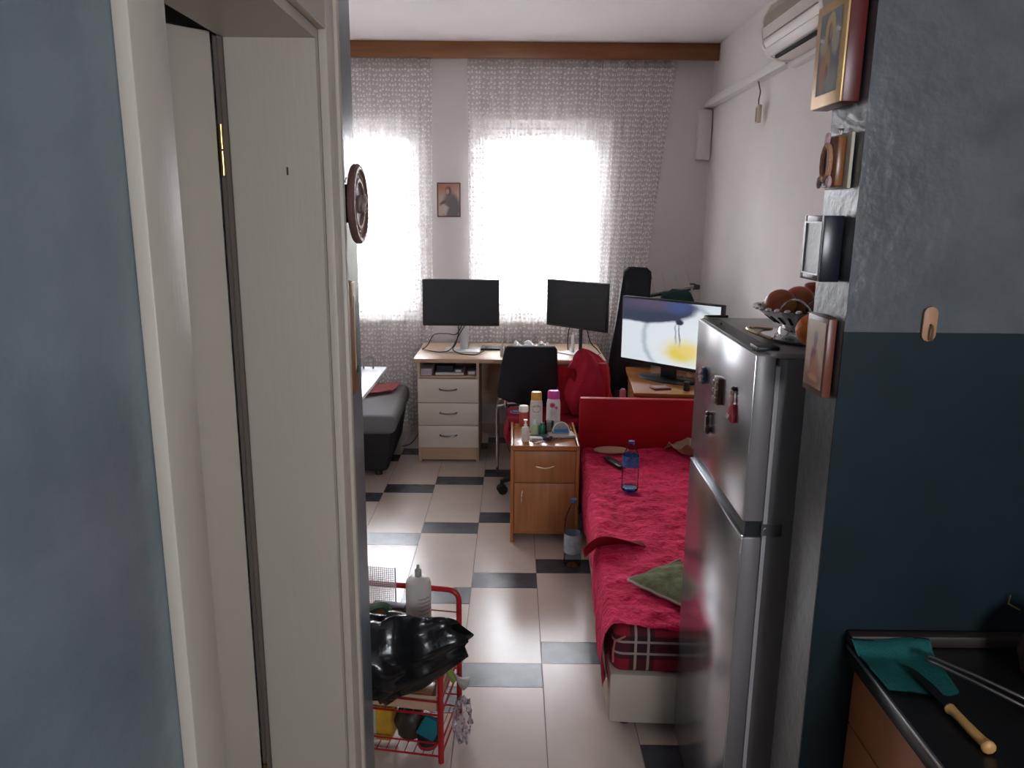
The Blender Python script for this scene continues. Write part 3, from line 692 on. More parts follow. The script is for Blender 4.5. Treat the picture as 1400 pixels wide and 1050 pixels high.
# green patterned cushion cloth on the bed
gp = thing('green_cloth', 'folded green floral cloth with a pale hem on the red blanket', 'cloth', (.50, 2.46, .399), math.radians(0))
m_green = M('green_floral_cloth', (.13, .20, .05), .85, var=1, col2=(.46, .44, .26), vscale=24, bump=.3, bscale=150, detail=5)
def tri(u, v):
    A, B, D = Vector((-.085, .06, .0)), Vector((.13, .21, .006)), Vector((.115, -.165, 0))
    E_ = Vector((.24, .02, .0))
    p = (A*(1-u)+B*u)*(1-v)+(D*(1-u)+E_*u)*v
    bul = .030*math.sin(PI*min(1, u*1.0))**.5*math.sin(PI*v)**.5 if 0 < u < 1 and 0 < v < 1 else 0
    return p+Vector((0, 0, .008+bul+.003*ns(u*2, v*2)))
MB().grid(tri, 26, 26).build('cloth', m_green, gp, ang=180, solid=.008)
MB().tube([tri(k/14, 0)+Vector((0, 0, .002)) for k in range(15)], .005, 6).tube([tri(0, k/14)+Vector((0, 0, .002)) for k in range(15)], .005, 6).build('hem', M('pale_hem', (.55, .47, .38), .8), gp)
# bottle lying-about items on the bed
def pet(name, label, loc, h, r, cap, fill, group=None, label_mat=None, lab=(.35, .62), slant=None):
    t = thing(name, label, 'bottle', loc, 0, group)
    MB().lathe([(0, 0), (r*.8, 0), (r*.98, h*.03), (r, h*.08), (r*.96, h*.2), (r, h*.3), (r*.97, h*.45), (r, h*.62), (r*.92, h*.72), (r*.55, h*.85), (r*.30, h*.91), (r*.28, h*.94), (r*.34, h*.945), (r*.28, h*.955), (r*.28, h*.98)], n=28, cap=False).build('body', m_pet, t)
    if label_mat: MB().lathe([(r*1.012, h*lab[0]), (r*1.012, h*lab[1])], n=28, cap=False).build('label_sleeve', label_mat, t)
    MB().lathe([(0, h*.955), (r*.36, h*.955), (r*.37, h*.96), (r*.36, h), (0, h)], n=20).build('cap', cap, t)
    if fill: MB().lathe([(0, h*.012), (r*.78, h*.012), (r*.93, h*.05), (r*.93, h*fill), (0, h*fill)], n=24).build('water', mk_film('water_'+name, (.72, .84, .92), .12), t)
    return t
m_lab1 = picture('blue_bottle_label', (.10, .22, .60), [('ell', .5, .5, .3, .35, (.35, .55, .85), .3), ('ell', .25, .4, .1, .3, (.8, .86, .92), .3)], noise=.3)
m_lab = M('blue_water_label', (.008, .055, .34), .35, var=1, col2=(.10, .28, .62), vscale=30)
m_lab2 = M('pale_water_label', (.22, .33, .42), .35, var=1, col2=(.55, .62, .66), vscale=22)
bt = pet('water_bottle', 'small clear water bottle with a blue cap standing on the red blanket', (.562, 3.475, .392), .245, .040, m_bluecap, 0, label_mat=m_lab, lab=(.50, .72))
part(MB().lathe([(0, .001), (.033, .001), (.039, .010), (.039, .018), (0, .018)], n=24).build('blue_base', mk_film('blue_base_tint', (.25, .5, .85), .3), bt), 'bluish moulded base')
pet('water_bottle', 'large clear water bottle with pale blue label on the floor by the bedside cabinet', (.298, 3.475, 0), .345, .043, M('steel_blue_cap', (.03, .12, .24), .4), .34, label_mat=m_lab2, lab=(.22, .50))
rm = thing('remote_control', 'dark remote control lying on the red blanket', 'remote control', (.538, 3.86, .394), math.radians(20))
MB().box(-.022, .022, -.09, .09, 0, .018, bev=.006).build('casing', M('dark_olive_plastic', (.035, .03, .028), .45), rm)
b = MB()
for i in range(3):
    for j in range(7): b.box(-.015+.011*i, -.008+.011*i, -.07+.02*j, -.06+.02*j, .0175, .0195)
b.build('buttons', m_black, rm)
tag(MB().lathe([(0, 0), (.095, 0), (.098, .004), (.095, .008), (0, .008)], n=32, sx=1.0, sy=.62, c=(.55, 4.09, .395)).build('tan_mat', m_cardb), 'flat oval tan pad lying before the red headboard', 'pad')
pc = thing('paper_scrap', 'crumpled peach paper scrap beside the fridge edge on the bed', 'paper', (.95, 4.05, .415), .3)
def scr(u, v): return Vector((.16*(u-.5)+.01*math.sin(v*9), .20*(v-.5)+.012*math.sin(u*8), .02+.022*math.sin(u*7+v*4)+.018*math.cos(v*9)))
MB().grid(scr, 12, 12).build('sheet', M('peach_paper', (.62, .40, .29), .8), pc, ang=180, solid=.002)
# ================================================================== BEDSIDE CABINET
nsd = thing('bedside_cabinet', 'cherry-wood bedside cabinet with one drawer and a door', 'cabinet', (-.008, 3.74, 0))
NW, ND, NH = .352, .455, .522
for x in (0, NW-.018): MB().box(x, x+.018, 0, ND, 0, NH-.004, bev=.002).build('side_panel', m_cherry, nsd)
MB().box(.018, NW-.018, .012, ND, .045, .063).build('bottom_panel', m_cherry, nsd)
MB().box(.018, NW-.018, ND-.01, ND, .063, NH-.02).build('back_panel', m_cherry, nsd)
MB().box(0, NW, -.002, ND, NH-.02, NH-.004, bev=.002).build('top', m_cherryt, nsd)
b = MB()
b.box(0, .012, -.002, ND, NH-.004, NH+.006, bev=.003).box(NW-.012, NW, -.002, ND, NH-.004, NH+.006, bev=.003).box(.012, NW-.012, -.002, .01, NH-.004, NH+.004, bev=.003)
b.build('top_lipping', m_cherry, nsd)
dw = MB().box(.020, NW-.020, 0, .016, .330, NH-.024, bev=.002).build('drawer', m_cherry2, nsd)
do = MB().box(.020, NW-.020, 0, .016, .062, .326, bev=.002).build('door', m_cherry2, nsd)
m_hb = M('champagne_handle', (.78, .60, .42), .22, metal=.9)
MB().tube(bez([(.125, .002, .425), (.135, -.014, .420), (.175, -.022, .414), (.215, -.014, .420), (.226, .002, .425)]), .0045, 8).build('handle', m_hb, dw)
MB().tube(bez([(.065, .002, .295), (.062, -.014, .285), (.058, -.02, .25), (.062, -.014, .215), (.065, .002, .205)]), .0045, 8).build('handle', m_hb, do)
# ---- things on the bedside cabinet
ZN = NH-.003
def bottle(name, label, x, y, prof, capprof, mbody, mcap, sx=1, sy=1, rz=0, print_mat=None, pr=None, cat='bottle', cap='cap', z=ZN):
    t = thing(name, label, cat, (x, y, z), rz)
    MB().lathe(prof, n=28, sx=sx, sy=sy).build('body', mbody, t)
    MB().lathe(capprof, n=24, sx=sx, sy=sy).build(cap, mcap, t)
    if print_mat:
        r, z0, z1 = pr
        MB().grid(lambda u, v: Vector((sx*r*math.cos(-PI*.85+PI*.7*u), sy*r*math.sin(-PI*.85+PI*.7*u), z0+(z1-z0)*v)), 14, 1).build('label_print', print_mat, t, ang=180)
    return t
SH = [(0, 0), (.030, 0), (.034, .004), (.034, .10), (.0335, .15), (.031, .172), (.026, .18), (0, .18)]
m_shw = M('shampoo_white', (.76, .73, .70), .3); m_shc = M('shampoo_cream', (.66, .62, .57), .3)
bottle('shampoo_bottle', 'cream shampoo bottle with a yellow cap on the bedside cabinet', .128, 4.03, SH, [(0, .178), (.028, .178), (.029, .182), (.028, .218), (.025, .222), (0, .222)], m_shc, M('yellow_cap', (.70, .36, .03), .35), 1, .7,
       print_mat=picture('faded_brown_script', (.66, .62, .57), [('ring', .5, .72, .3, .16, (.12, .10, .09), .8), ('rect', .5, .82, .3, .012, (.2, .15, .12), .5), ('rect', .5, .55, .25, .01, (.4, .36, .33), .5), ('rect', .5, .3, .22, .01, (.45, .4, .37), .5), ('rect', .5, .4, .3, .01, (.45, .4, .37), .5)], noise=0), pr=(.0346, .05, .165))
bottle('shampoo_bottle', 'white shampoo bottle with a magenta cap on the bedside cabinet', .222, 4.06, [(r*1.12, z) for r, z in SH], [(0, .178), (.031, .178), (.033, .182), (.032, .218), (.028, .223), (0, .223)], m_shw, M('magenta_cap', (.62, .07, .38), .3), 1, .7,
       print_mat=picture('magenta_flower_print', (.75, .71, .69), [('ell', .42, .84, .17, .1, (.5, .03, .16), .3), ('ell', .68, .73, .12, .06, (.55, .06, .2), .3), ('rect', .5, .5, .2, .16, (.56, .52, .54), .5), ('ring', .52, .45, .2, .3, (.45, .36, .38), .8), ('rect', .5, .2, .22, .01, (.5, .4, .4), .5)]), pr=(.0388, .03, .168))
bottle('lotion_pot', 'short red pot with a white lid behind the yellow-capped shampoo', .062, 4.135, [(0, 0), (.024, 0), (.025, .01), (.025, .085), (0, .085)], [(0, .085), (.026, .085), (.027, .088), (.027, .112), (.022, .118), (0, .118)], M('red_pot', (.42, .06, .05), .35), m_wplast, cat='pot', cap='lid')
bottle('pump_bottle', 'small cream pump bottle at the front corner of the bedside cabinet', .068, 3.845, [(0, 0), (.019, 0), (.021, .003), (.021, .066), (.018, .076), (.008, .08), (0, .08)], [(0, .08), (.009, .08), (.009, .09), (.005, .094), (.005, .108), (.011, .110), (.011, .117), (0, .118)], m_cplast, M('white_pump', (.72, .66, .62), .35), .95, .8, cap='pump')
bottle('small_bottle', 'little pale green bottle with a white nozzle between the shampoos', .118, 3.955, [(0, 0), (.019, 0), (.020, .003), (.020, .05), (.016, .06), (0, .062)], [(0, .062), (.010, .062), (.009, .07), (.006, .085), (0, .087)], M('pale_green_plastic', (.36, .48, .26), .3), m_wplast, cap='nozzle')
bottle('small_bottle', 'dark green squat bottle beside the pale green one', .158, 3.98, [(0, 0), (.016, 0), (.017, .003), (.017, .042), (.012, .05), (0, .05)], [(0, .05), (.009, .05), (.009, .062), (0, .063)], M('green_plastic', (.01, .16, .08), .3), M('green_cap', (.02, .13, .08), .4))
gl = thing('drinking_glass', 'clear drinking glass in front of the magenta-capped shampoo', 'glass', (.196, 3.985, ZN))
MB().lathe([(0, .004), (.021, .004), (.025, .07), (.0262, .07), (.0225, 0), (0, 0)], n=28).build('tumbler', mk_film('clear_tumbler', (.88, .88, .86), .4, .05), gl)
phn = thing('phone', 'black mobile phone lying on the bedside cabinet', 'phone', (.165, 3.915, ZN), math.radians(8))
MB().box(-.07, .07, -.035, .035, 0, .009, bev=.003).build('casing', m_black, phn)
MB().box(-.064, .064, -.031, .031, .0088, .0096).build('screen', M('blue_grey_screen', (.08, .14, .18), .08), phn)
mb = thing('medicine_box', 'small white and pink medicine box by the pump bottle', 'box', (.125, 3.868, ZN), math.radians(-6))
MB().box(-.034, .034, -.016, .016, 0, .016, bev=.001).build('carton', m_paper, mb)
MB().box(-.020, .030, -.0165, -.015, .003, .012).build('label_print', M('dull_pink_print', (.42, .25, .25), .6), mb)
bs = thing('blister_pack', 'silver pill blister strip at the front of the bedside cabinet', 'blister pack', (.14, 3.828, ZN), math.radians(35))
MB().box(-.034, .034, -.012, .012, 0, .003).build('foil', M('foil', (.6, .56, .54), .35, metal=.4), bs)
b = MB()
for k in range(5): b.ball((-.026+.013*k, 0, .003), (.005, .006, .004), 8, 5)
b.build('pills', m_wplast, bs)
hb = thing('hair_band', 'dark purple hair tie bunched on the bedside cabinet', 'hair tie', (.178, 3.868, ZN+.008))
MB().tube([(.024*math.cos(a)+.004*math.sin(5*a), .013*math.sin(a), .004*math.sin(3*a)) for a in [2*PI*k/30 for k in range(31)]], .008, 8).build('loop', M('purple_cloth', (.07, .025, .06), .8, var=.5, vscale=60), hb)
ey = thing('eyeglasses', 'folded eyeglasses beside the tissue pack', 'glasses', (.218, 3.868, ZN+.006), .3)
for x in (-.018, .018): MB().tube([(x+.014*math.cos(a), 0, .008+.012*math.sin(a)) for a in [2*PI*k/20 for k in range(21)]], .0018, 6).build('lens_rim', m_steel, ey)
MB().tube([(-.03, .001, .012), (.0, .012, .004), (.045, .012, 0)], .0018, 6).build('temple', M('tan_temple', (.40, .22, .10), .4), ey)
tbx = thing('tissue_pack', 'grey and blue domed tissue pack on the bedside cabinet', 'tissue pack', (.256, 3.955, ZN+.016), math.radians(6))
MB().prism([(-.046, 0), (.046, 0), (.046, .012)]+[(.040*math.cos(PI*k/10), .014+.046*math.sin(PI*k/10)) for k in range(11)]+[(-.046, .012)], -.018, .018, axis='Y', bev=.003).build('pack', M('grey_film', (.40, .42, .46), .4, var=.4, vscale=60), tbx)
MB().box(-.036, .040, -.0195, -.017, .008, .026, bev=.001).build('blue_band', M('bright_blue_print', (.03, .22, .55), .35), tbx)
MB().tube([(.044*math.cos(PI*k/14), -.017, .014+.049*math.sin(PI*k/14)) for k in range(15)], .003, 6).build('pale_edge', m_wplast, tbx)
cl = thing('folded_napkin', 'pale folded napkin under the tissue pack', 'napkin', (.258, 3.945, ZN), math.radians(10))
MB().box(-.066, .072, -.05, .045, 0, .016, bev=.007).build('fold', M('pale_napkin', (.62, .56, .54), .85), cl)
# ================================================================== DESK
dk = thing('desk', 'light birch desk with a cream three-drawer pedestal under the window', 'desk', (-.665, 5.02, 0))
DW, DD = 1.285, .66
MB().box(0, DW, 0, DD, .700, .727, bev=.003).build('desktop', m_birch, dk)
for x in (.022, .418): MB().box(x, x+.018, .035, .56, 0, .70, bev=.001).build('side_panel', m_birch, dk)
MB().box(DW-.04, DW-.022, .05, .60, 0, .70, bev=.001).build('end_panel', m_birch, dk)
MB().box(.04, .418, .54, .556, .06, .70).build('back_panel', m_birch, dk)
MB().box(.04, .418, .04, .54, .590, .604).build('shelf', m_birch, dk)
MB().box(.04, .418, .05, .066, .012, .108).build('plinth', m_birch, dk)
MB().box(.436, DW-.04, .50, .516, .30, .70).build('modesty_panel', m_birch, dk)
m_dh = M('dark_steel_handle', (.16, .15, .15), .3, metal=.9)
for z0, z1 in ((.108, .262), (.266, .420), (.424, .588)):
    d = MB().box(.026, .432, .018, .036, z0, z1, bev=.0015).build('drawer', m_cream, dk)
    zc = (z0+z1)/2+.006
    MB().tube(bez([(.172, .02, zc+.006), (.18, .002, zc+.004), (.228, -.006, zc), (.278, .002, zc+.004), (.286, .02, zc+.006)]), .0055, 8).build('handle', m_dh, d)
zs = .604
def small_box(name, label, cat, x, y, wd, dp, ht, mat, mfront=None, z=zs, rz=0):
    t = thing(name, label, cat, (x, y, z), rz)
    MB().box(-wd/2, wd/2, 0, dp, 0, ht, bev=.002).build('carton', mat, t)
    if mfront: MB().box(-wd/2+.008, wd/2-.008, -.001, .002, ht*.2, ht*.8).build('label_print', mfront, t)
    return t
m_greyprint = M('grey_print', (.30, .28, .30), .6)
small_box('storage_carton', 'white carton at one end of the desk shelf', 'box', -.585, 5.075, .075, .20, .045, M('pale_lilac_card', (.55, .50, .54), .6), M('dark_dot_print', (.45, .40, .44), .6))
small_box('paper_stack', 'flat stack of pale paper lying on the desk shelf', 'papers', -.43, 5.09, .19, .22, .016, m_paper)
small_box('document_folder', 'thick dark folder lying on the pale papers', 'folder', -.462, 5.11, .11, .20, .042, M('navy_folder', (.02, .022, .035), .6), None, zs+.016)
small_box('storage_carton', 'small white-labelled box on the papers beside the dark folder', 'box', -.370, 5.095, .052, .12, .024, M('grey_carton', (.16, .15, .16), .6), m_paper, zs+.016)
small_box('storage_carton', 'grey box with a white end beside the pale papers', 'box', -.28, 5.09, .058, .16, .030, M('grey_carton_b', (.20, .19, .20), .6), m_paper)
# ---- on the desk
ZD = .727
def monitor(label, x, y, rz, wd, ht, z0, neckx, msil, group='monitors on the desk'):
    t = thing('monitor', label, 'monitor', (x, y, ZD), rz, group)
    MB().box(-wd/2, wd/2, -.012, .018, z0-ZD, z0-ZD+ht, bev=.004).build('casing', m_black, t)
    MB().box(-wd/2+.007, wd/2-.007, -.0135, -.011, z0-ZD+.016, z0-ZD+ht-.007).build('screen', m_screen, t)
    MB().box(neckx-.11, neckx+.11, .018, .045, z0-ZD+.08, z0-ZD+ht-.08, bev=.01).build('rear_housing', m_black, t)
    return t
m1 = monitor('black monitor on a silver stand in front of the wall between the windows', -.365, 5.32, 0, .532, .322, .908, 0, m_silver)
MB().box(-.012, .045, .05, .062, .006, .30, bev=.004).build('neck', m_silver, m1)
MB().box(-.115, .13, -.06, .13, 0, .008, bev=.003).build('base', m_silver, m1)
m2 = monitor('black monitor turned towards the room beside the black instrument case', .43, 5.235, -math.radians(44), .525, .325, .908, 0, m_black)
MB().box(-.012, .012, .045, .06, .006, .30, bev=.004).build('neck', m_black, m2)
MB().box(-.06, -.032, .02, .03, .006, .13, bev=.003).build('white_clip', m_wplast, m2)
MB().box(-.12, .12, -.05, .12, 0, .008, bev=.003).build('base', M('pale_grey_base', (.50, .49, .50), .4), m2)
m_cab = M('black_cable', (.012, .012, .013), .5)
def cable(label, pts, r=.0035):
    return tag(MB().tube(bez(pts), r, 6).build('cable', m_cab), label, 'cable', 'cables behind the monitors')
cable('black cable looping off the desk edge beside the silver monitor stand', [(-.35, 5.36, .93), (-.40, 5.35, .845), (-.47, 5.36, .845), (-.555, 5.34, .84), (-.60, 5.32, .77), (-.64, 5.34, .733)])
cable('black cable drooping from the monitor to the desk and curling over the stand', [(-.31, 5.36, .95), (-.37, 5.33, .86), (-.43, 5.27, .755), (-.50, 5.25, .733), (-.60, 5.30, .735), (-.645, 5.38, .735)])
cable('short black cable hanging straight from the monitor over its silver foot', [(-.395, 5.36, .95), (-.385, 5.35, .86), (-.40, 5.30, .79), (-.42, 5.28, .745), (-.36, 5.20, .732), (-.29, 5.17, .731), (-.25, 5.18, .732), (-.20, 5.24, .745)], .004)
cable('black cable hanging under the turned monitor', [(.40, 5.34, .95), (.385, 5.36, .84), (.385, 5.38, .78), (.39, 5.40, .7305)])
cable('black cable curving from the turned monitor to the case', [(.50, 5.29, .95), (.53, 5.27, .82), (.58, 5.25, .76), (.605, 5.24, .733)])
kb = thing('keyboard', 'thin dark keyboard at the back of the desk', 'keyboard', (-.112, 5.42, ZD))
MB().box(-.118, .118, -.06, .06, 0, .014, bev=.004).build('body', m_black, kb)
b = MB()
for j in range(4):
    for i in range(14): b.box(-.112+i*.016, -.099+i*.016, -.05+j*.026, -.028+j*.026, .013, .018)
b.build('keys', M('dark_grey_keys', (.05, .05, .055), .5), kb)
bottle('nasal_spray', 'white nasal spray bottle near the front of the desk', -.075, 5.15, [(0, 0), (.014, 0), (.016, .003), (.016, .05), (.012, .056), (0, .056)], [(0, .056), (.011, .056), (.009, .07), (.006, .075), (.004, .10), (0, .102)], m_cplast, m_wplast, cap='nozzle', z=ZD)
dsh = thing('foil_dish', 'crumpled silver foil dish on the desk behind the chair', 'dish', (.128, 5.42, ZD))
def foil(u, v):
    a = 2*PI*u; r = .02+.10*v; r *= 1+.12*math.sin(5*a)*v
    return Vector((r*math.cos(a), .62*r*math.sin(a), .006+.030*v**2+.02*math.sin(7*a+2*v)*v+.02*math.exp(-((v-.15)/.2)**2)))
MB().grid(foil, 48, 10).build('foil', M('crumpled_foil', (.78, .77, .78), .3, metal=.5, bump=.8, bscale=90), dsh, ang=60, solid=.0015)
MB().ball((-.02, 0, .035), (.035, .03, .025), 9, 6, lambda p: p*(1+.2*math.sin(9*p.x+7*p.z))).build('crumple', M('white_crumple', (.72, .72, .72), .5, bump=.6, bscale=60), dsh)
# ================================================================== CHAIRS
ch = thing('visitor_chair', 'black-backed chair on thin chrome legs drawn up to the desk', 'chair', (.09, 4.80, 0), 0)
bpts = [(-.130, .500), (-.02, .475), (.10, .462), (.165, .47), (.183, .50), (.19, .60), (.18, .83), (.165, .85), (-.125, .85), (-.142, .835), (-.165, .72), (-.188, .56), (-.182, .525)]
o = MB().prism(bpts, -.022, .022, axis='Y', bev=.009).build('backrest', m_blackm, ch, ang=50); o.location = (0, -.09, .035); o.rotation_euler = (math.radians(4), 0, 0)
MB().box(-.12, .20, -.02, .38, .43, .48, bev=.02, seg=3).build('seat', m_blackm, ch)
for sx in (-1, 1):
    x = .19*sx+.002
    MB().tube(bez([(x, .05, 0), (x, .04, .22), (x*1.02, .02, .43), (x*.9, 0, .468), (x*.55, 0, .478), (x*.3, 0, .478)], 6), .010, 10).build('rear_leg', m_chrome, ch)
    MB().tube(bez([(x, .36, 0), (x, .35, .22), (x*1.02, .34, .40), (x*.9, .33, .432), (x*.5, .33, .44)], 6), .010, 10).build('front_leg', m_chrome, ch)
    MB().tube([(x*.72, -.068, .60), (x*.72, -.05, .48), (x*.72, .04, .440)], .010, 8).build('back_bracket', m_chrome, ch)
of = thing('office_chair', 'swivel office chair on black castors with red covers', 'office chair', (.225, 4.525, 0), 0)
for k in range(5):
    a = math.radians(195+72*k); c, s_ = math.cos(a), math.sin(a)
    MB().tube([(.03*c, .03*s_, .125), (.16*c, .16*s_, .115), (.285*c, .285*s_, .085)], [.026, .022, .017], 8).build('base_arm', m_black, of)
    cs = MB()
    px_, py_ = .295*c, .295*s_
    for sg in (-1, 1):
        q = Vector((-s_, c, 0))*.016*sg
        cs.cyl((px_+q.x-s_*.008*sg, py_+q.y+c*.008*sg, .031), (px_+q.x, py_+q.y, .031), .030, 14)
    cs.cyl((px_, py_, .05), (px_, py_, .09), .012, 8).ball((px_, py_, .045), (.026, .026, .02), 10, 6)
    cs.build('castor', m_black, of)
MB().cyl((0, 0, .10), (0, 0, .42), .027, 14).cyl((0, 0, .09), (0, 0, .15), .045, 14).build('gas_column', m_black, of)
MB().box(-.25, .20, -.19, .21, .42, .475, bev=.022, seg=3).build('seat', m_blackm, of)
MB().tube(bez([(.10, .03, .43), (.24, .06, .44), (.262, .075, .52), (.25, .07, .60)]), .02, 8).build('back_bracket', m_black, of)
o = MB().prism([(-.13, 0), (.13, 0), (.14, .10), (.115, .27), (-.115, .27), (-.14, .10)], -.025, .025, axis='Y', bev=.012).build('backrest', m_redp, of)
o.location = (.235, .055, .535); o.rotation_euler = (0, 0, -math.radians(28))
# red seat cover with a round badge
sc_ = thing('red_seat_cover', 'red cloth with a round white badge lying over the office chair seat', 'cloth', (.225, 4.525, .474))
def scv(u, v):
    q = u*.58; y = -.21+.42*v
    if q < .14: x = -.268-.012*math.sin(q*40); z = .008-(.14-q)*.95
    else: x = -.268+(q-.14); z = .012+.006*ns(x*4, y*4)
    x += .03*(abs(v-.5)*2)**3*(q < .16)
    e = max(0, (-.17-y)/.04); z -= .055*e*e; y += .02*e*e
    return Vector((x, y, z))
MB().grid(scv, 36, 30).build('cloth', m_red, sc_, ang=180, solid=.006)
MB().lathe([(0, 0), (.042, 0), (.042, .003), (0, .003)], n=28, c=(-.20, .02, .018)).build('badge', picture('badge', (.55, .52, .58), [('ring', .5, .5, .4, .4, (.2, .2, .35), .8)]), sc_)
MB().tube([(-.20+.030*math.cos(a), .02+.030*math.sin(a), .0225) for a in [2*PI*k/24 for k in range(25)]], .004, 6).build('badge_ring', M('badge_blue', (.12, .13, .30), .5), sc_)
# red hooded jacket hung over the backrest
jk = thing('red_jacket', 'red hooded jacket hung over the office chair back', 'jacket', (.445, 4.575, .492))
def jacket(u, v):
    a = 2*PI*u
    h = v*.385
    prof = [(.0, .165), (.25, .160), (.5, .142), (.72, .118), (.88, .082), (.96, .045), (1, .0)]
    for (t0, r0), (t1, r1) in zip(prof, prof[1:]):
        if t0 <= v <= t1: r = r0+(r1-r0)*sm((v-t0)/(t1-t0)) if v < .9 else r0+(r1-r0)*((v-t0)/(t1-t0))**1.3; break
    fold = 1+.07*math.sin(6*a+3*v)*(1-v*.4)+.05*math.sin(11*a-5*v)+.05*math.sin(3*a+9*v)
    x = r*fold*math.cos(a)-.045*v*v+.015; y = r*fold*.62*math.sin(a)
    x -= .02*math.sin(v*6)
    return Vector((x, y, h+.01*math.sin(4*a)*(v > .5)))
MB().grid(jacket, 64, 40).build('hood_and_body', m_red, jk, ang=180)
def jpan(u, v):
    x = -.175+.17*u; z = .004+.30*v-.025*math.sin(PI*u)*(v > .5)
    return Vector((x, -.045-.015*math.sin(u*9+v*3)-.03*(1-v)+.05*u*0, z))
MB().grid(jpan, 20, 24).build('hanging_side', M('dark_red_fabric', (.42, .005, .02), .8, bump=.15, bscale=200), jk, ang=180, solid=.02)
b = MB().tube(bez([(-.06, -.105, .01), (-.05, -.112, .08), (-.03, -.108, .14)]), .004, 6); b.build('drawstring', M('dark_cord', (.20, .01, .02), .7), jk)
# ================================================================== TV CORNER
tt = thing('television_table', 'orange cherry-wood table carrying the television behind the bed', 'table', (.692, 4.285, 0), -math.radians(4.5))
TW, TD, TH = .66, .78, .68
MB().box(0, TW, 0, TD, TH-.022, TH, bev=.003).build('tabletop', m_cherryt, tt)
for x in (.02, TW-.04):
    MB().box(x, x+.018, .03, TD-.03, 0, TH-.022, bev=.001).build('side_panel', m_cherry, tt)
MB().box(.038, TW-.04, TD-.05, TD-.034, .10, TH-.022).build('back_panel', m_cherry, tt)
MB().box(.038, TW-.04, .04, TD-.05, .30, .318).build('shelf', m_cherry, tt)
MB().box(.02, TW-.022, .03, .046, TH-.12, TH-.022).build('apron', M('dark_red_wood', (.16, .02, .012), .4), tt)
tv = thing('television', 'flat black television showing a hand mixer beating egg in a glass bowl', 'television', (.952, 4.652, TH), -math.radians(45))
TVW, TVH = .715, .418; tz = .075
MB().box(-TVW/2, TVW/2, -.012, .03, tz, tz+TVH, bev=.004).build('casing', m_black, tv)
MB().box(-.22, .22, .03, .065, tz+.05, tz+.30, bev=.012).build('rear_housing', m_black, tv)
m_tv = picture('cooking_show', (.70, .77, .84), [('ell', .75, .3, .6, .5, (.80, .84, .90), .6), ('ring', .66, .40, .42, .56, (.45, .53, .58), .9), ('ell', .66, .24, .19, .17, (.80, .72, .35), .5), ('ell', .62, .2, .11, .1, (.78, .62, .10), .5), ('ell', .72, .26, .09, .08, (.85, .66, .22), .5), ('rect', .575, .52, .008, .14, (.35, .38, .42), .5), ('rect', .615, .50, .008, .14, (.22, .24, .28), .5), ('ell', .61, .70, .042, .05, (.02, .03, .05), .2), ('ell', .20, .88, .57, .25, (.035, .045, .085), .07, -.05), ('ell', .35, .95, .36, .10, (.09, .07, .13), .6, -.08), ('ell', .60, .93, .13, .10, (.05, .08, .22), .5)], emit=.07, noise=0)
MB().quad((-TVW/2+.010, -.0125, tz+.022), (TVW-.020, 0, 0), (0, 0, TVH-.032)).build('screen', m_tv, tv)
MB().box(-.05, .05, .0, .03, .012, tz+.02, bev=.004).build('neck', m_black, tv)
MB().lathe([(0, 0), (.20, 0), (.205, .004), (.19, .012), (0, .014)], n=40, sx=1, sy=.5).build('base', m_black, tv)
nb = thing('notebook', 'grey-topped red notebook lying on the television table', 'notebook', (.865, 4.40, TH), math.radians(14))
MB().box(-.052, .052, -.04, .04, 0, .010, bev=.002).build('red_cover', M('red_card', (.38, .02, .015), .45), nb)
MB().box(-.046, .046, -.035, .035, .0095, .013, bev=.001).build('grey_panel', M('grey_green_panel', (.28, .25, .22), .5), nb)
tag(MB().lathe([(0, 0), (.018, 0), (.02, .006), (.016, .05), (0, .056)], n=18, c=(1.01, 4.36, TH)).build('small_black_pot', m_black), 'small black pot at the edge of the television table', 'pot')
gc = thing('guitar_case', 'tall black padded instrument case standing between desk and television', 'guitar case', (.79, 5.24, 0), math.radians(-6)); gc.rotation_euler = (math.radians(-3), math.radians(2.0), math.radians(-6))
gpts = [(-.13, 0), (.17, 0), (.20, .05), (.205, .20), (.175, .33), (.15, .42), (.165, .52), (.145, .64), (.115, .75), (.10, .90), (.095, 1.25), (.088, 1.30), (.06, 1.325), (-.06, 1.325), (-.088, 1.30), (-.095, 1.25), (-.125, .90), (-.145, .75), (-.15, .64), (-.15, .52), (-.145, .42), (-.15, .33), (-.15, .20), (-.15, .05)]
MB().prism(gpts, -.065, .065, axis='Y', bev=.02).build('case_body', M('black_nylon', (.012, .013, .02), .7, bump=.2, bscale=200), gc, ang=50)
MB().tube([(p[0]*1.0, -.066, p[1]) for p in gpts[10:16]], .004, 6).build('piping', m_black, gc)
MB().box(-.045, .02, -.085, -.06, .58, .62, bev=.008).build('handle', m_black, gc)
MB().box(-.012, .004, -.0885, -.0645, .545, .60, bev=.002).build('buckle', m_steel, gc)
MB().box(-.10, .10, -.085, -.06, .12, .48, bev=.012).build('pocket', m_black, gc)
rk = thing('drying_rack', 'folded pale metal drying rack leaning behind the television', 'drying rack', (1.07, 5.42, 0))
MB().tube([(-.30, .0, 1.09), (.21, 0, 1.185)], .008, 8).build('top_tube', M('olive_grey_metal', (.34, .32, .25), .35, metal=.6), rk)
MB().tube([(-.30, .012, 1.078), (.21, .012, 1.17)], .007, 8).build('second_tube', m_black, rk)
MB().box(.195, .235, -.018, .026, 1.165, 1.20, bev=.007).tube([(.215, 0, 1.195), (.19, -.005, 1.204), (.165, -.005, 1.203)], .006, 8).build('end_clamp', M('dark_brown_clamp', (.045, .02, .02), .4), rk)
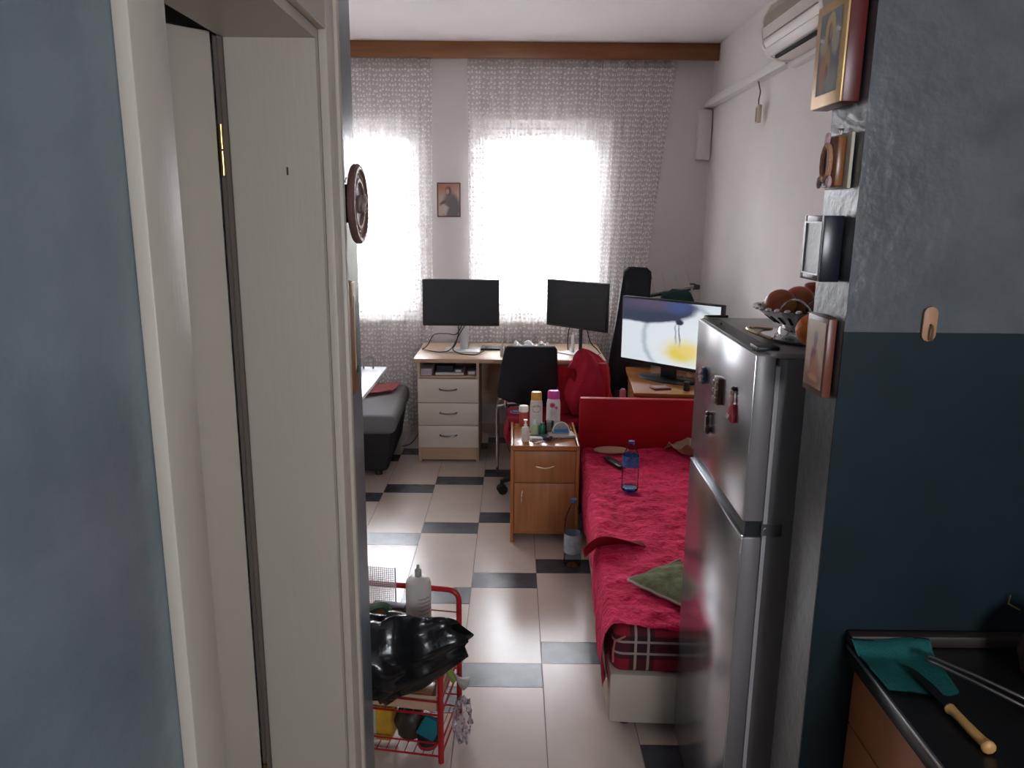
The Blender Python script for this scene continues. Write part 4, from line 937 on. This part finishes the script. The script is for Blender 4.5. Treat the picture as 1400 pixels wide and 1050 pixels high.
for k in range(5):
    x = -.16+.085*k; z = 1.09+(x+.30)*.186
    MB().tube([(x, .02, z-.02), (x-.02, .05, z+.08), (x-.035, .055, z+.125)], .0016, 5).build('thin_wire', m_steel, rk)
for x in (-.28, .18): MB().tube([(x, .0, 1.09+(x+.30)*.186), (x, .02, .5), (x, -.03, 0)], .008, 8).build('leg', m_steel, rk)
gcl = thing('green_laundry', 'dark green cloth bunched under the drying rack bar', 'cloth', (1.14, 5.40, 1.05))
MB().ball((0, 0, .04), (.115, .05, .075), 20, 12, lambda p: p*(1+.10*math.sin(9*p.x+3*p.z)+.06*math.cos(13*p.y))).build('bundle', M('dark_green_cloth', (.008, .06, .05), .8, var=.4, vscale=30), gcl, ang=180)
pb = thing('pink_bottle', 'slim pink bottle standing between the case and the television table', 'bottle', (.655, 4.46, 0))
MB().lathe([(0, 0), (.026, 0), (.028, .01), (.028, .56), (.024, .60), (0, .60)], n=20).build('body', M('pink_gloss', (.60, .07, .13), .2), pb)
MB().lathe([(0, .60), (.020, .60), (.018, .655), (.010, .665), (0, .666)], n=20).build('cap', M('pink_cap', (.65, .20, .26), .2), pb)
# ================================================================== COUCH AND WHITE TABLE
co = thing('couch', 'low grey-cushioned couch on a black base by the lace curtain', 'couch', (-1.75, 4.70, 0), -math.radians(-2))
b = MB(); r = bmesh.ops.create_cube(b.b, size=1)
for v in r['verts']:
    top = v.co.z > 0
    v.co = Vector(((.985 if top else .945) if v.co.x > 0 else 0, (.0 if top else .012) if v.co.y < 0 else (.90 if top else .86), .30 if top else .03))
bmesh.ops.bevel(b.b, geom=b.b.edges[:], offset=.03, segments=3, affect='EDGES', profile=.5)
b.build('base', M('black_couch_cloth', (.012, .012, .014), .75, bump=.1, bscale=200), co)
MB().box(-.01, 1.005, -.03, .93, .285, .415, bev=.05, seg=5).build('seat_cushion', m_greysofa, co, ang=60)
for x in (.05, .88):
    for y in (.06, .8): MB().cyl((x, y, 0), (x, y, .04), .025, 12).build('foot', m_black, co)
pk = thing('pink_towel', 'salmon pink cloth crumpled on the grey couch', 'cloth', (-1.75, 4.70, .412), math.radians(2))
def pkc(u, v):
    x = .38+.55*u+.05*(v-.5); y = .22+.60*v+.36*u*(1-v)
    return Vector((x, min(y, .88), .014+.012*abs(ns(u*1.5, v*1.5))+.012*sm(math.sin(u*9+v*6)*.5+.5)))
MB().grid(pkc, 40, 26).build('cloth', m_pinkc, pk, ang=180, solid=.008)
wt = thing('white_table', 'white-topped table standing over the grey couch', 'table', (-1.56, 3.90, 0))
MB().box(0, .765, 0, .865, .70, .722, bev=.002).build('tabletop', M('white_table_laminate', (.72, .74, .78), .22), wt)
for x in (.03, .53):
    for y in (.04, .68): MB().box(x, x+.035, y, y+.035, 0, .70, bev=.003).build('leg', m_steel, wt)
wb = tag(MB().tube(bez([(-.93, 4.70, .723), (-.935, 4.70, .77), (-.90, 4.70, .80), (-.868, 4.70, .78), (-.872, 4.70, .723)]), .006, 8).build('wire_loop', M('grey_flex', (.22, .21, .21), .5)), 'grey flexible loop standing on the white table', 'wire')
# plug lead at the desk side
tag(MB().tube(bez([(-.655, 5.56, .66), (-.67, 5.54, .50), (-.665, 5.5, .30), (-.68, 5.42, .12), (-.74, 5.38, .03), (-.80, 5.36, .015)]), .004, 6).build('power_lead', m_cab), 'black power lead hanging down between couch and desk', 'cable')
# ================================================================== RED WIRE TROLLEY
ct = thing('wire_trolley', 'red tubular wire trolley crowded with groceries and bags', 'trolley', (-.213, 2.09, 0), math.radians(-9))
def hoop(y, nm):
    pts = [(-.42, y, 0), (-.42, y, .42)]+[(-.42+.035-.035*math.cos(a), y, .42+.035*math.sin(a)) for a in [PI/2*k/5 for k in range(1, 6)]]
    pts += [(-.035+.035*math.sin(a), y, .42+.035*math.cos(a)) for a in [PI/2*k/5 for k in range(0, 6)]]+[(0, y, .0)]
    MB().tube(pts, .0095, 10).build(nm, m_redmetal, ct)
hoop(0, 'end_hoop'); hoop(.255, 'end_hoop')
def wire_shelf(z, nm):
    b = MB()
    b.tube([(-.42, 0, z), (0, 0, z)], .0035, 6).tube([(-.42, .255, z), (0, .255, z)], .0035, 6).tube([(0, 0, z), (0, .255, z)], .0035, 6).tube([(-.42, 0, z), (-.42, .255, z)], .0035, 6)
    for k in range(1, 14): b.tube([(-.42+.03*k, 0, z), (-.42+.03*k, .255, z)], .0018, 5)
    b.tube([(-.42, 0, z+.045), (0, 0, z+.045)], .003, 6).tube([(-.42, .255, z+.045), (0, .255, z+.045)], .003, 6).tube([(0, 0, z+.045), (0, .255, z+.045)], .003, 6)
    return b.build(nm, m_redmetal, ct)
wire_shelf(.165, 'wire_shelf'); wire_shelf(.02, 'wire_shelf')
b = MB()
for z in (.335, .375, .29): b.tube([(-.42, .255, z), (0, .255, z)], .0022, 5)
b.build('side_rails', m_redmetal, ct)
CR = Matrix.Translation((-.213, 2.09, 0)) @ Matrix.Rotation(math.radians(-9), 4, 'Z')
def cw_(x, y, z): v = CR @ Vector((x, y, z)); return (v.x, v.y, v.z)
ctb = thing('carton_tray', 'shallow brown cardboard tray on the trolley shelf', 'box', cw_(-.21, .13, .167), math.radians(-9))
MB().box(-.20, .195, -.115, .115, 0, .004).box(-.20, .195, -.115, -.111, .004, .05).box(-.20, .195, .111, .115, .004, .05).box(.191, .195, -.111, .111, .004, .05).box(-.2, -.196, -.111, .111, .004, .05).build('tray', m_cardb, ctb)
bt = thing('white_bottle', 'large white squeeze bottle with a grey nozzle standing in the trolley', 'bottle', cw_(-.115, .175, .171), 0)
MB().lathe([(0, 0), (.036, 0), (.0405, .006), (.041, .02), (.041, .335), (.038, .352), (.026, .362), (.012, .365), (0, .365)], n=32).build('body', M('cream_white_plastic', (.60, .55, .50), .35), bt)
MB().lathe([(0, .363), (.011, .363), (.0115, .385), (.009, .39), (.0055, .392), (.0045, .405), (0, .407)], n=18).build('nozzle', M('grey_nozzle', (.34, .33, .28), .4), bt)
MB().grid(lambda u, v: Vector((.0414*math.cos(-PI*.48+PI*.42*u), .0414*math.sin(-PI*.48+PI*.42*u), .14+.18*v)), 12, 1).build('label_print', picture('fine_print', (.60, .55, .50), [('rect', .5, .9-.075*k, .40-.05*(k % 3), .014, (.30, .29, .27), .6) for k in range(11)]), bt, ang=180)
bgx = thing('black_bag', 'knotted glossy black plastic bag lying across the trolley', 'bag', cw_(-.13, -.014, .228), math.radians(-9))
def bagw(p):
    f = 1+.10*math.sin(7*p.x+5*p.z+1)*math.cos(6*p.y+2)+.05*math.sin(17*p.x-11*p.y+9*p.z)
    return p*f
MB().ball((-.10, 0, .125), (.165, .125, .128), 40, 26, bagw).build('bag_body', m_bag, bgx, ang=70)
def tail(u, v):
    a = 2*PI*u; x = -.03+.235*v
    rz = (.105*(1-v)**.8+.040+.012*v)*(1+.13*math.sin(3*a+2)*v+.08*math.sin(7*a+5*v))
    ry = .085*(1-v)**1.2+.010+.004*math.sin(9*a)
    return Vector((x+.022*math.sin(2*a+1)*v+.012*math.sin(5*a)*v, -.015+ry*math.cos(a)+.012*math.sin(9*v), .130+.085*v+rz*math.sin(a)))
b = MB().grid(tail, 44, 24)
bmesh.ops.remove_doubles(b.b, verts=b.b.verts, dist=.0008); bmesh.ops.holes_fill(b.b, edges=b.b.edges)
b.build('bag_neck', m_bag, bgx, ang=50)
MB().ball((-.17, -.02, .245), (.035, .03, .045), 14, 9, bagw).ball((-.12, -.02, .25), (.022, .02, .035), 12, 8, bagw).build('bag_ears', m_bag, bgx, ang=60)
kn = thing('gold_charm', 'tiny gold charm on a cord resting on the black bag', 'charm', cw_(-.205, -.125, .30), 0)
MB().ball((0, -.015, 0), (.006, .005, .011), 10, 7).tube([(0, -.013, .008), (.004, -.012, .02), (.006, -.008, .032)], .0012, 5).build('charm', M('gold_charm_metal', (.65, .42, .2), .25, metal=.9), kn)
gr_ = thing('wire_grater', 'small square of pale wire mesh standing up at the back of the trolley', 'mesh', cw_(-.262, .236, .171), math.radians(-9))
b = MB()
for k in range(15): b.box(-.05+k*.007, -.0485+k*.007, -.0008, .0008, .19, .355)
for k in range(24): b.box(-.05, .05, -.0008, .0008, .19+k*.007, .1914+k*.007)
b.box(-.052, .052, -.0015, .0015, 0, .005).box(-.052, -.049, -.0015, .0015, 0, .357).box(.049, .052, -.0015, .0015, 0, .357)
b.build('mesh_sheet', M('pale_wire', (.40, .42, .42), .4, metal=.5), gr_, smooth=False)
gs = thing('green_scoop', 'dull green plastic scoop handle poking out of the trolley', 'scoop', cw_(-.235, .12, .30), 0)
MB().tube(bez([(-.05, .0, .06), (-.03, .0, .125), (.01, .0, .15), (.035, 0, .13), (.03, 0, .02)]), .013, 8).build('handle', M('dull_green_plastic', (.10, .15, .09), .4), gs)
ybx = thing('tea_carton', 'yellow and purple food carton standing behind the white bottle', 'box', cw_(-.222, .195, .171), math.radians(-9))
MB().box(-.055, .055, -.02, .02, 0, .245, bev=.002).build('carton', M('purple_carton', (.06, .03, .08), .5, var=.5, vscale=30), ybx)
MB().box(-.05, .05, -.0215, -.019, .205, .24).box(-.05, -.02, -.0215, -.019, .10, .16).build('yellow_print', M('olive_yellow_print', (.32, .20, .03), .5, var=.5, vscale=40), ybx)
cbx = thing('striped_carton', 'pale blue and red striped carton on the trolley shelf', 'box', cw_(-.235, .036, .171), math.radians(-9))
MB().box(-.09, .02, -.012, .05, 0, .042, bev=.002).build('carton', M('pale_blue_card', (.33, .40, .40), .5), cbx)
MB().box(-.09, .02, -.0135, -.011, .016, .025).build('red_stripe', M('dark_red_print', (.22, .02, .02), .5), cbx)
cb2 = thing('biscuit_pack', 'brown and amber biscuit pack beside the striped carton', 'packet', cw_(-.118, .038, .171), math.radians(-7))
MB().box(-.095, .085, -.012, .05, 0, .05, bev=.008).build('pack', M('amber_brown_film', (.15, .05, .015), .3, var=1, col2=(.32, .15, .05), vscale=14), cb2)
b = MB()
for i in range(3):
    for j in range(2): b.ball((-.085+.016*i, -.012, .014+.018*j), (.005, .003, .005), 8, 5)
b.build('pale_dots', M('pale_dots', (.45, .38, .38), .5), cb2)
leek = thing('leek', 'pale green vegetable stalk sticking out between the trolley bars', 'vegetable', cw_(-.005, .08, .30), 0)
MB().tube([(-.02, -.01, .03), (.0, -.01, .0), (.03, -.01, -.06)], [.010, .014, .011], 8).tube([(-.015, .012, .02), (.006, .012, -.02), (.024, .014, -.065)], [.006, .008, .004], 6).build('stalk', M('pale_green_veg', (.26, .34, .07), .5, var=.4, vscale=30), leek)
gag = thing('twisted_bag_end', 'twisted grey-white bag end poking through the trolley side', 'bag', cw_(.018, .135, .192), 0)
MB().tube(bez([(-.06, .0, .055), (-.03, 0, .045), (.012, .0, .008), (.036, 0, -.006)], 5), [.006]*5+[.008]*5+[.012, .016, .018, .02, .022, .016], 10).build('twist', M('grey_white_film', (.42, .39, .37), .45, bump=.5, bscale=60), gag)
cel = thing('cellophane_bag', 'clear crinkled cellophane bag hanging off the trolley side', 'bag', cw_(.046, .10, .02), 0)
def celw(p): return p*(1+.22*math.sin(9*p.x+7*p.z)*math.cos(8*p.y)+.12*math.sin(21*p.z))
MB().ball((0, 0, .066), (.030, .055, .068), 24, 20, celw).build('film', m_cello, cel, ang=30)
ypk = thing('yellow_flour_pack', 'yellow food pack with a white band and dark print on the trolley bottom shelf', 'packet', cw_(-.215, .05, .024), math.radians(-9))
MB().box(-.10, .045, -.02, .06, 0, .135, bev=.014, seg=3).build('pack', m_yellow, ypk)
MB().box(-.035, -.005, -.0225, -.018, .003, .132, bev=.002).build('white_band', M('white_band', (.45, .42, .40), .5), ypk)
mwt = Matrix.Translation((-.068, -.0215, .10)) @ Matrix.Rotation(PI/2, 4, 'X')
text_mesh('print_letters', 'HAR', .02, M('dark_print', (.06, .04, .02), .6), ypk, mwt, .0006)
dkb = thing('dark_bag', 'crumpled dark brown bag leaning on the yellow pack', 'bag', cw_(-.115, .06, .024), 0)
MB().ball((0, 0, .062), (.048, .045, .060), 20, 14, bagw).build('bag', M('dark_brown_film', (.035, .022, .018), .45), dkb, ang=60)
tlb = thing('teal_packet', 'teal packet standing on the trolley bottom shelf', 'packet', cw_(-.058, .016, .076), math.radians(-5))
o = MB().box(-.03, .032, -.01, .01, 0, .07, bev=.004).build('packet', M('teal_packet_film', (.01, .16, .20), .35), tlb); o.rotation_euler = (0, math.radians(28), 0)
ogp = thing('orange_packet', 'orange packet under the teal one', 'packet', cw_(-.042, .048, .079), 0)
MB().box(-.04, .03, -.015, .02, -.005, .03, bev=.006).build('packet', M('orange_film', (.42, .09, .02), .4), ogp)
dcn = thing('black_can', 'round black tin with a red rim on the trolley bottom shelf', 'can', cw_(-.055, .045, .023), 0)
MB().lathe([(0, 0), (.032, 0), (.033, .004), (.033, .045), (.03, .05), (0, .05)], n=22).build('tin', m_black, dcn)
MB().lathe([(.0335, .004), (.0345, .008), (.0335, .014)], n=22, cap=False).build('red_rim', M('red_rim', (.40, .02, .03), .4), dcn)
# ================================================================== KITCHEN COUNTER
m_top = M('black_worktop', (.014, .012, .012), .3, var=.3, vscale=50)
m_kit = M('orange_beech_front', (.46, .16, .065), .45, var=.15, vscale=4, stretch=(1, 1, 6))
ku = thing('kitchen_unit', 'orange-brown kitchen base unit under the black worktop', 'cabinet', (.672, .28, 0))
MB().box(.02, .60, 0, 1.07, .10, .832).build('carcass', m_kit, ku)
MB().box(.06, .60, 0, 1.07, 0, .10).build('plinth', m_black, ku)
MB().box(0, .019, .004, 1.068, .70, .828, bev=.002).build('drawer', m_kit, ku)
for y0, y1 in ((.004, .534), (.538, 1.068)):
    d = MB().box(0, .019, y0, y1, .105, .696, bev=.002).build('door', m_kit, ku)
    MB().tube([(0, y0+.06, .60), (-.02, y0+.06, .60), (-.02, y0+.06, .50), (0, y0+.06, .50)], .005, 8).build('handle', m_steel, d)
kt = thing('kitchen_worktop', 'black kitchen worktop with a thin metal front edge', 'worktop', (.655, .26, .832))
MB().box(.001, .66, 0, 1.098, 0, .038, bev=.003).build('slab', m_top, kt)
MB().box(-.002, .003, 0, 1.09, .030, .0375, bev=.001).build('metal_edge', m_steel, kt)
MB().box(.0, .66, 1.075, 1.100, .038, .062, bev=.004).build('rear_upstand', M('brown_upstand', (.03, .016, .014), .5), kt)
ZK = .8705
tc_ = thing('teal_cloth', 'teal green cleaning cloth lying over the worktop corner', 'cloth', (.655, 1.195, ZK))
def tcl(u, v):
    A, B, D, E_ = Vector((-.006, .138, .024)), Vector((.145, .138, .024)), Vector((.006, .0, .0)), Vector((.128, -.006, 0))
    p = (D*(1-u)+E_*u)*(1-v)+(A*(1-u)+B*u)*v
    zz = .003+.003*math.sin(u*6+v*3)+.018*sm((v-.75)/.2)*(1-.0)
    return Vector((p.x, p.y+.012*math.sin(u*PI)*(1-v)*-1, zz))
MB().grid(tcl, 24, 24).build('cloth', m_teal2, tc_, ang=180, solid=.004)
tg = thing('metal_tongs', 'bent steel wire handle of a utensil reaching over the teal cloth', 'utensil', (.76, 1.255, ZK+.012))
MB().tube([(.098, -.128, -.009), (.096, -.122, .004), (.050, -.066, .010)]+bez([(.006, -.014, .014), (-.004, -.006, .015), (-.003, .005, .015), (.006, .009, .015)], 4)+[(.060, -.046, .011), (.112, -.104, .005), (.115, -.110, -.009)], .0032, 8).build('wire_handle', M('dull_steel_wire', (.22, .19, .18), .35, metal=.9), tg)
kf = thing('kitchen_knife', 'kitchen knife with a pale wooden handle lying on the worktop', 'knife', (.734, 1.09, ZK+.003), math.radians(4))
o = MB().tube(bez([(0, .045, .009), (.001, .03, .010), (.0, -.01, .010), (.002, -.045, .009), (.0, -.058, .009)], 5), [.008, .0095, .0095, .0085, .008]+[.0075]*5+[.008]*5+[.009, .0105, .0115, .011, .0095, .006], 10).build('handle', M('pale_yellow_wood', (.62, .33, .11), .4, var=.2, vscale=40), kf)
MB().prism([(-.001, .045), (.012, .05), (.013, .11), (.006, .155), (-.004, .17), (-.004, .05)], .008, .0095, axis='Z').build('blade', M('dull_dark_steel', (.10, .10, .11), .35, metal=1), kf)
pt = thing('brown_pot', 'round brown earthenware pot on the worktop', 'pot', (.968, 1.215, ZK))
MB().lathe([(0, 0), (.04, 0), (.058, .02), (.066, .05), (.060, .08), (.045, .105), (.030, .118), (.012, .125), (0, .126)], n=32).build('body', M('brown_clay', (.12, .05, .04), .35), pt)
MB().lathe([(0, .124), (.008, .124), (.010, .134), (0, .14)], n=16).build('knob', M('brown_knob', (.10, .04, .035), .35), pt)
# ================================================================== OUTSIDE THE WINDOWS
m_ext = M('pale_pink_render', (.26, .19, .17), .9, var=.1, vscale=2)
m_roof = M('faded_pink_tiles', (.20, .115, .10), .8, var=.2, vscale=6)
m_sign = M('grey_green_sign', (.05, .065, .065), .6)
grd = struct(MB().box(-30, 30, 6.3, 60, -3.4, -3.2).build('ground', M('asphalt_street', (.30, .28, .27), .9, var=.2, vscale=1)))
hs = thing('shop_house', 'pink house with a lettered grey sign band seen through the lace', 'building', (0, 20, -3.2))
MB().box(-3.3, 4.2, 0, 6, 0, 5.35).build('wall', m_ext, hs)
MB().prism([(-3.45, 5.3), (4.6, 5.3), (4.6, 5.45), (.9, 6.45), (-2.3, 6.45), (-3.45, 5.45)], -.4, 6.4, axis='Y').build('roof', m_roof, hs)
MB().box(-3.3, 1.5, -.15, -.002, 4.66, 5.29).build('sign_band', m_sign, hs)
m_let = M('white_letters', (.45, .46, .46), .6)
for k, ch_ in enumerate('MZAU'):
    text_mesh('sign_letter', ch_, .55, m_let, hs, Matrix.Translation((-.55+.42*k, -.17, 4.97)) @ Matrix.Rotation(PI/2, 4, 'X'), .02)
MB().box(-3.3, 1.2, -.6, 0, 4.40, 4.52).build('white_ledge', M('white_ledge_paint', (.42, .41, .40), .8), hs)
MB().box(-3.3, .9, -.5, 0, 3.70, 3.86).build('grey_ledge', m_sign, hs)
for k in range(2, 4):
    wn = MB().box(-7.5+2.6*k, -6.1+2.6*k, -.05, 0, 1.6, 3.0).build('window', M('far_frame', (.7, .7, .7), .6), hs)
    MB().box(-7.4+2.6*k, -6.2+2.6*k, -.06, -.04, 1.7, 2.9).build('pane', M('far_glass', (.08, .10, .12), .1), wn)
h2 = thing('white_house', 'white gabled house beside the pink one seen through the lace', 'building', (-7.6, 16, -3.2))
MB().box(-4, 3.6, 0, 6, 0, 4.4).build('wall', M('pale_grey_render', (.36, .37, .37), .9), h2)
MB().prism([(-4.4, 4.35), (4.0, 4.35), (4.0, 4.5), (-.2, 6.4), (-4.4, 4.5)], -.4, 6.3, axis='Y').build('roof', M('grey_roof', (.24, .24, .25), .8, var=.2, vscale=5), h2)
wn = MB().box(-1, 2.2, -.06, 0, 2.4, 3.6).build('window', M('far_frame2', (.75, .75, .75), .6), h2)
MB().box(-.9, 2.1, -.07, -.05, 2.5, 3.5).build('pane', M('far_glass2', (.10, .12, .14), .1), wn)
def tree(label, loc, h, blobs, n, colr):
    t = thing('street_tree', label, 'tree', loc)
    MB().tube([(0, 0, 0), (.05, 0, h*.3), (-.03, .05, h*.6), (.02, 0, h*.85)], [.12, .09, .06, .03], 8).build('trunk', M('bark', (.12, .08, .05), .9), t)
    rr = random.Random(3); b = MB()
    for k in range(n):
        c, r = blobs[k % len(blobs)]
        d = Vector((rr.gauss(0, 1), rr.gauss(0, 1), rr.gauss(0, 1))).normalized()*r*rr.uniform(.35, 1)
        p = Vector(c)+d
        a = Vector((rr.gauss(0, 1), rr.gauss(0, 1), rr.gauss(0, 1))).normalized()*.07; e = a.orthogonal().normalized()*.05
        q = [b.b.verts.new(p+x) for x in (-a, e, a, -e)]; b.b.faces.new(q)
    o = b.build('foliage', colr, t, smooth=False); o['kind'] = 'stuff'
tree('yellow-green street tree in front of the pink house', (1.35, 14, -3.2), 5.6, [((0, 0, 5.0), .55), ((-.35, 0, 4.4), .6), ((.4, .1, 4.3), .65), ((0, .1, 3.6), .8), ((-.2, 0, 3.9), .7), ((.5, 0, 3.2), .7)], 5200, M('yellow_green_leaf', (.12, .14, .03), .7, var=.4, vscale=3))
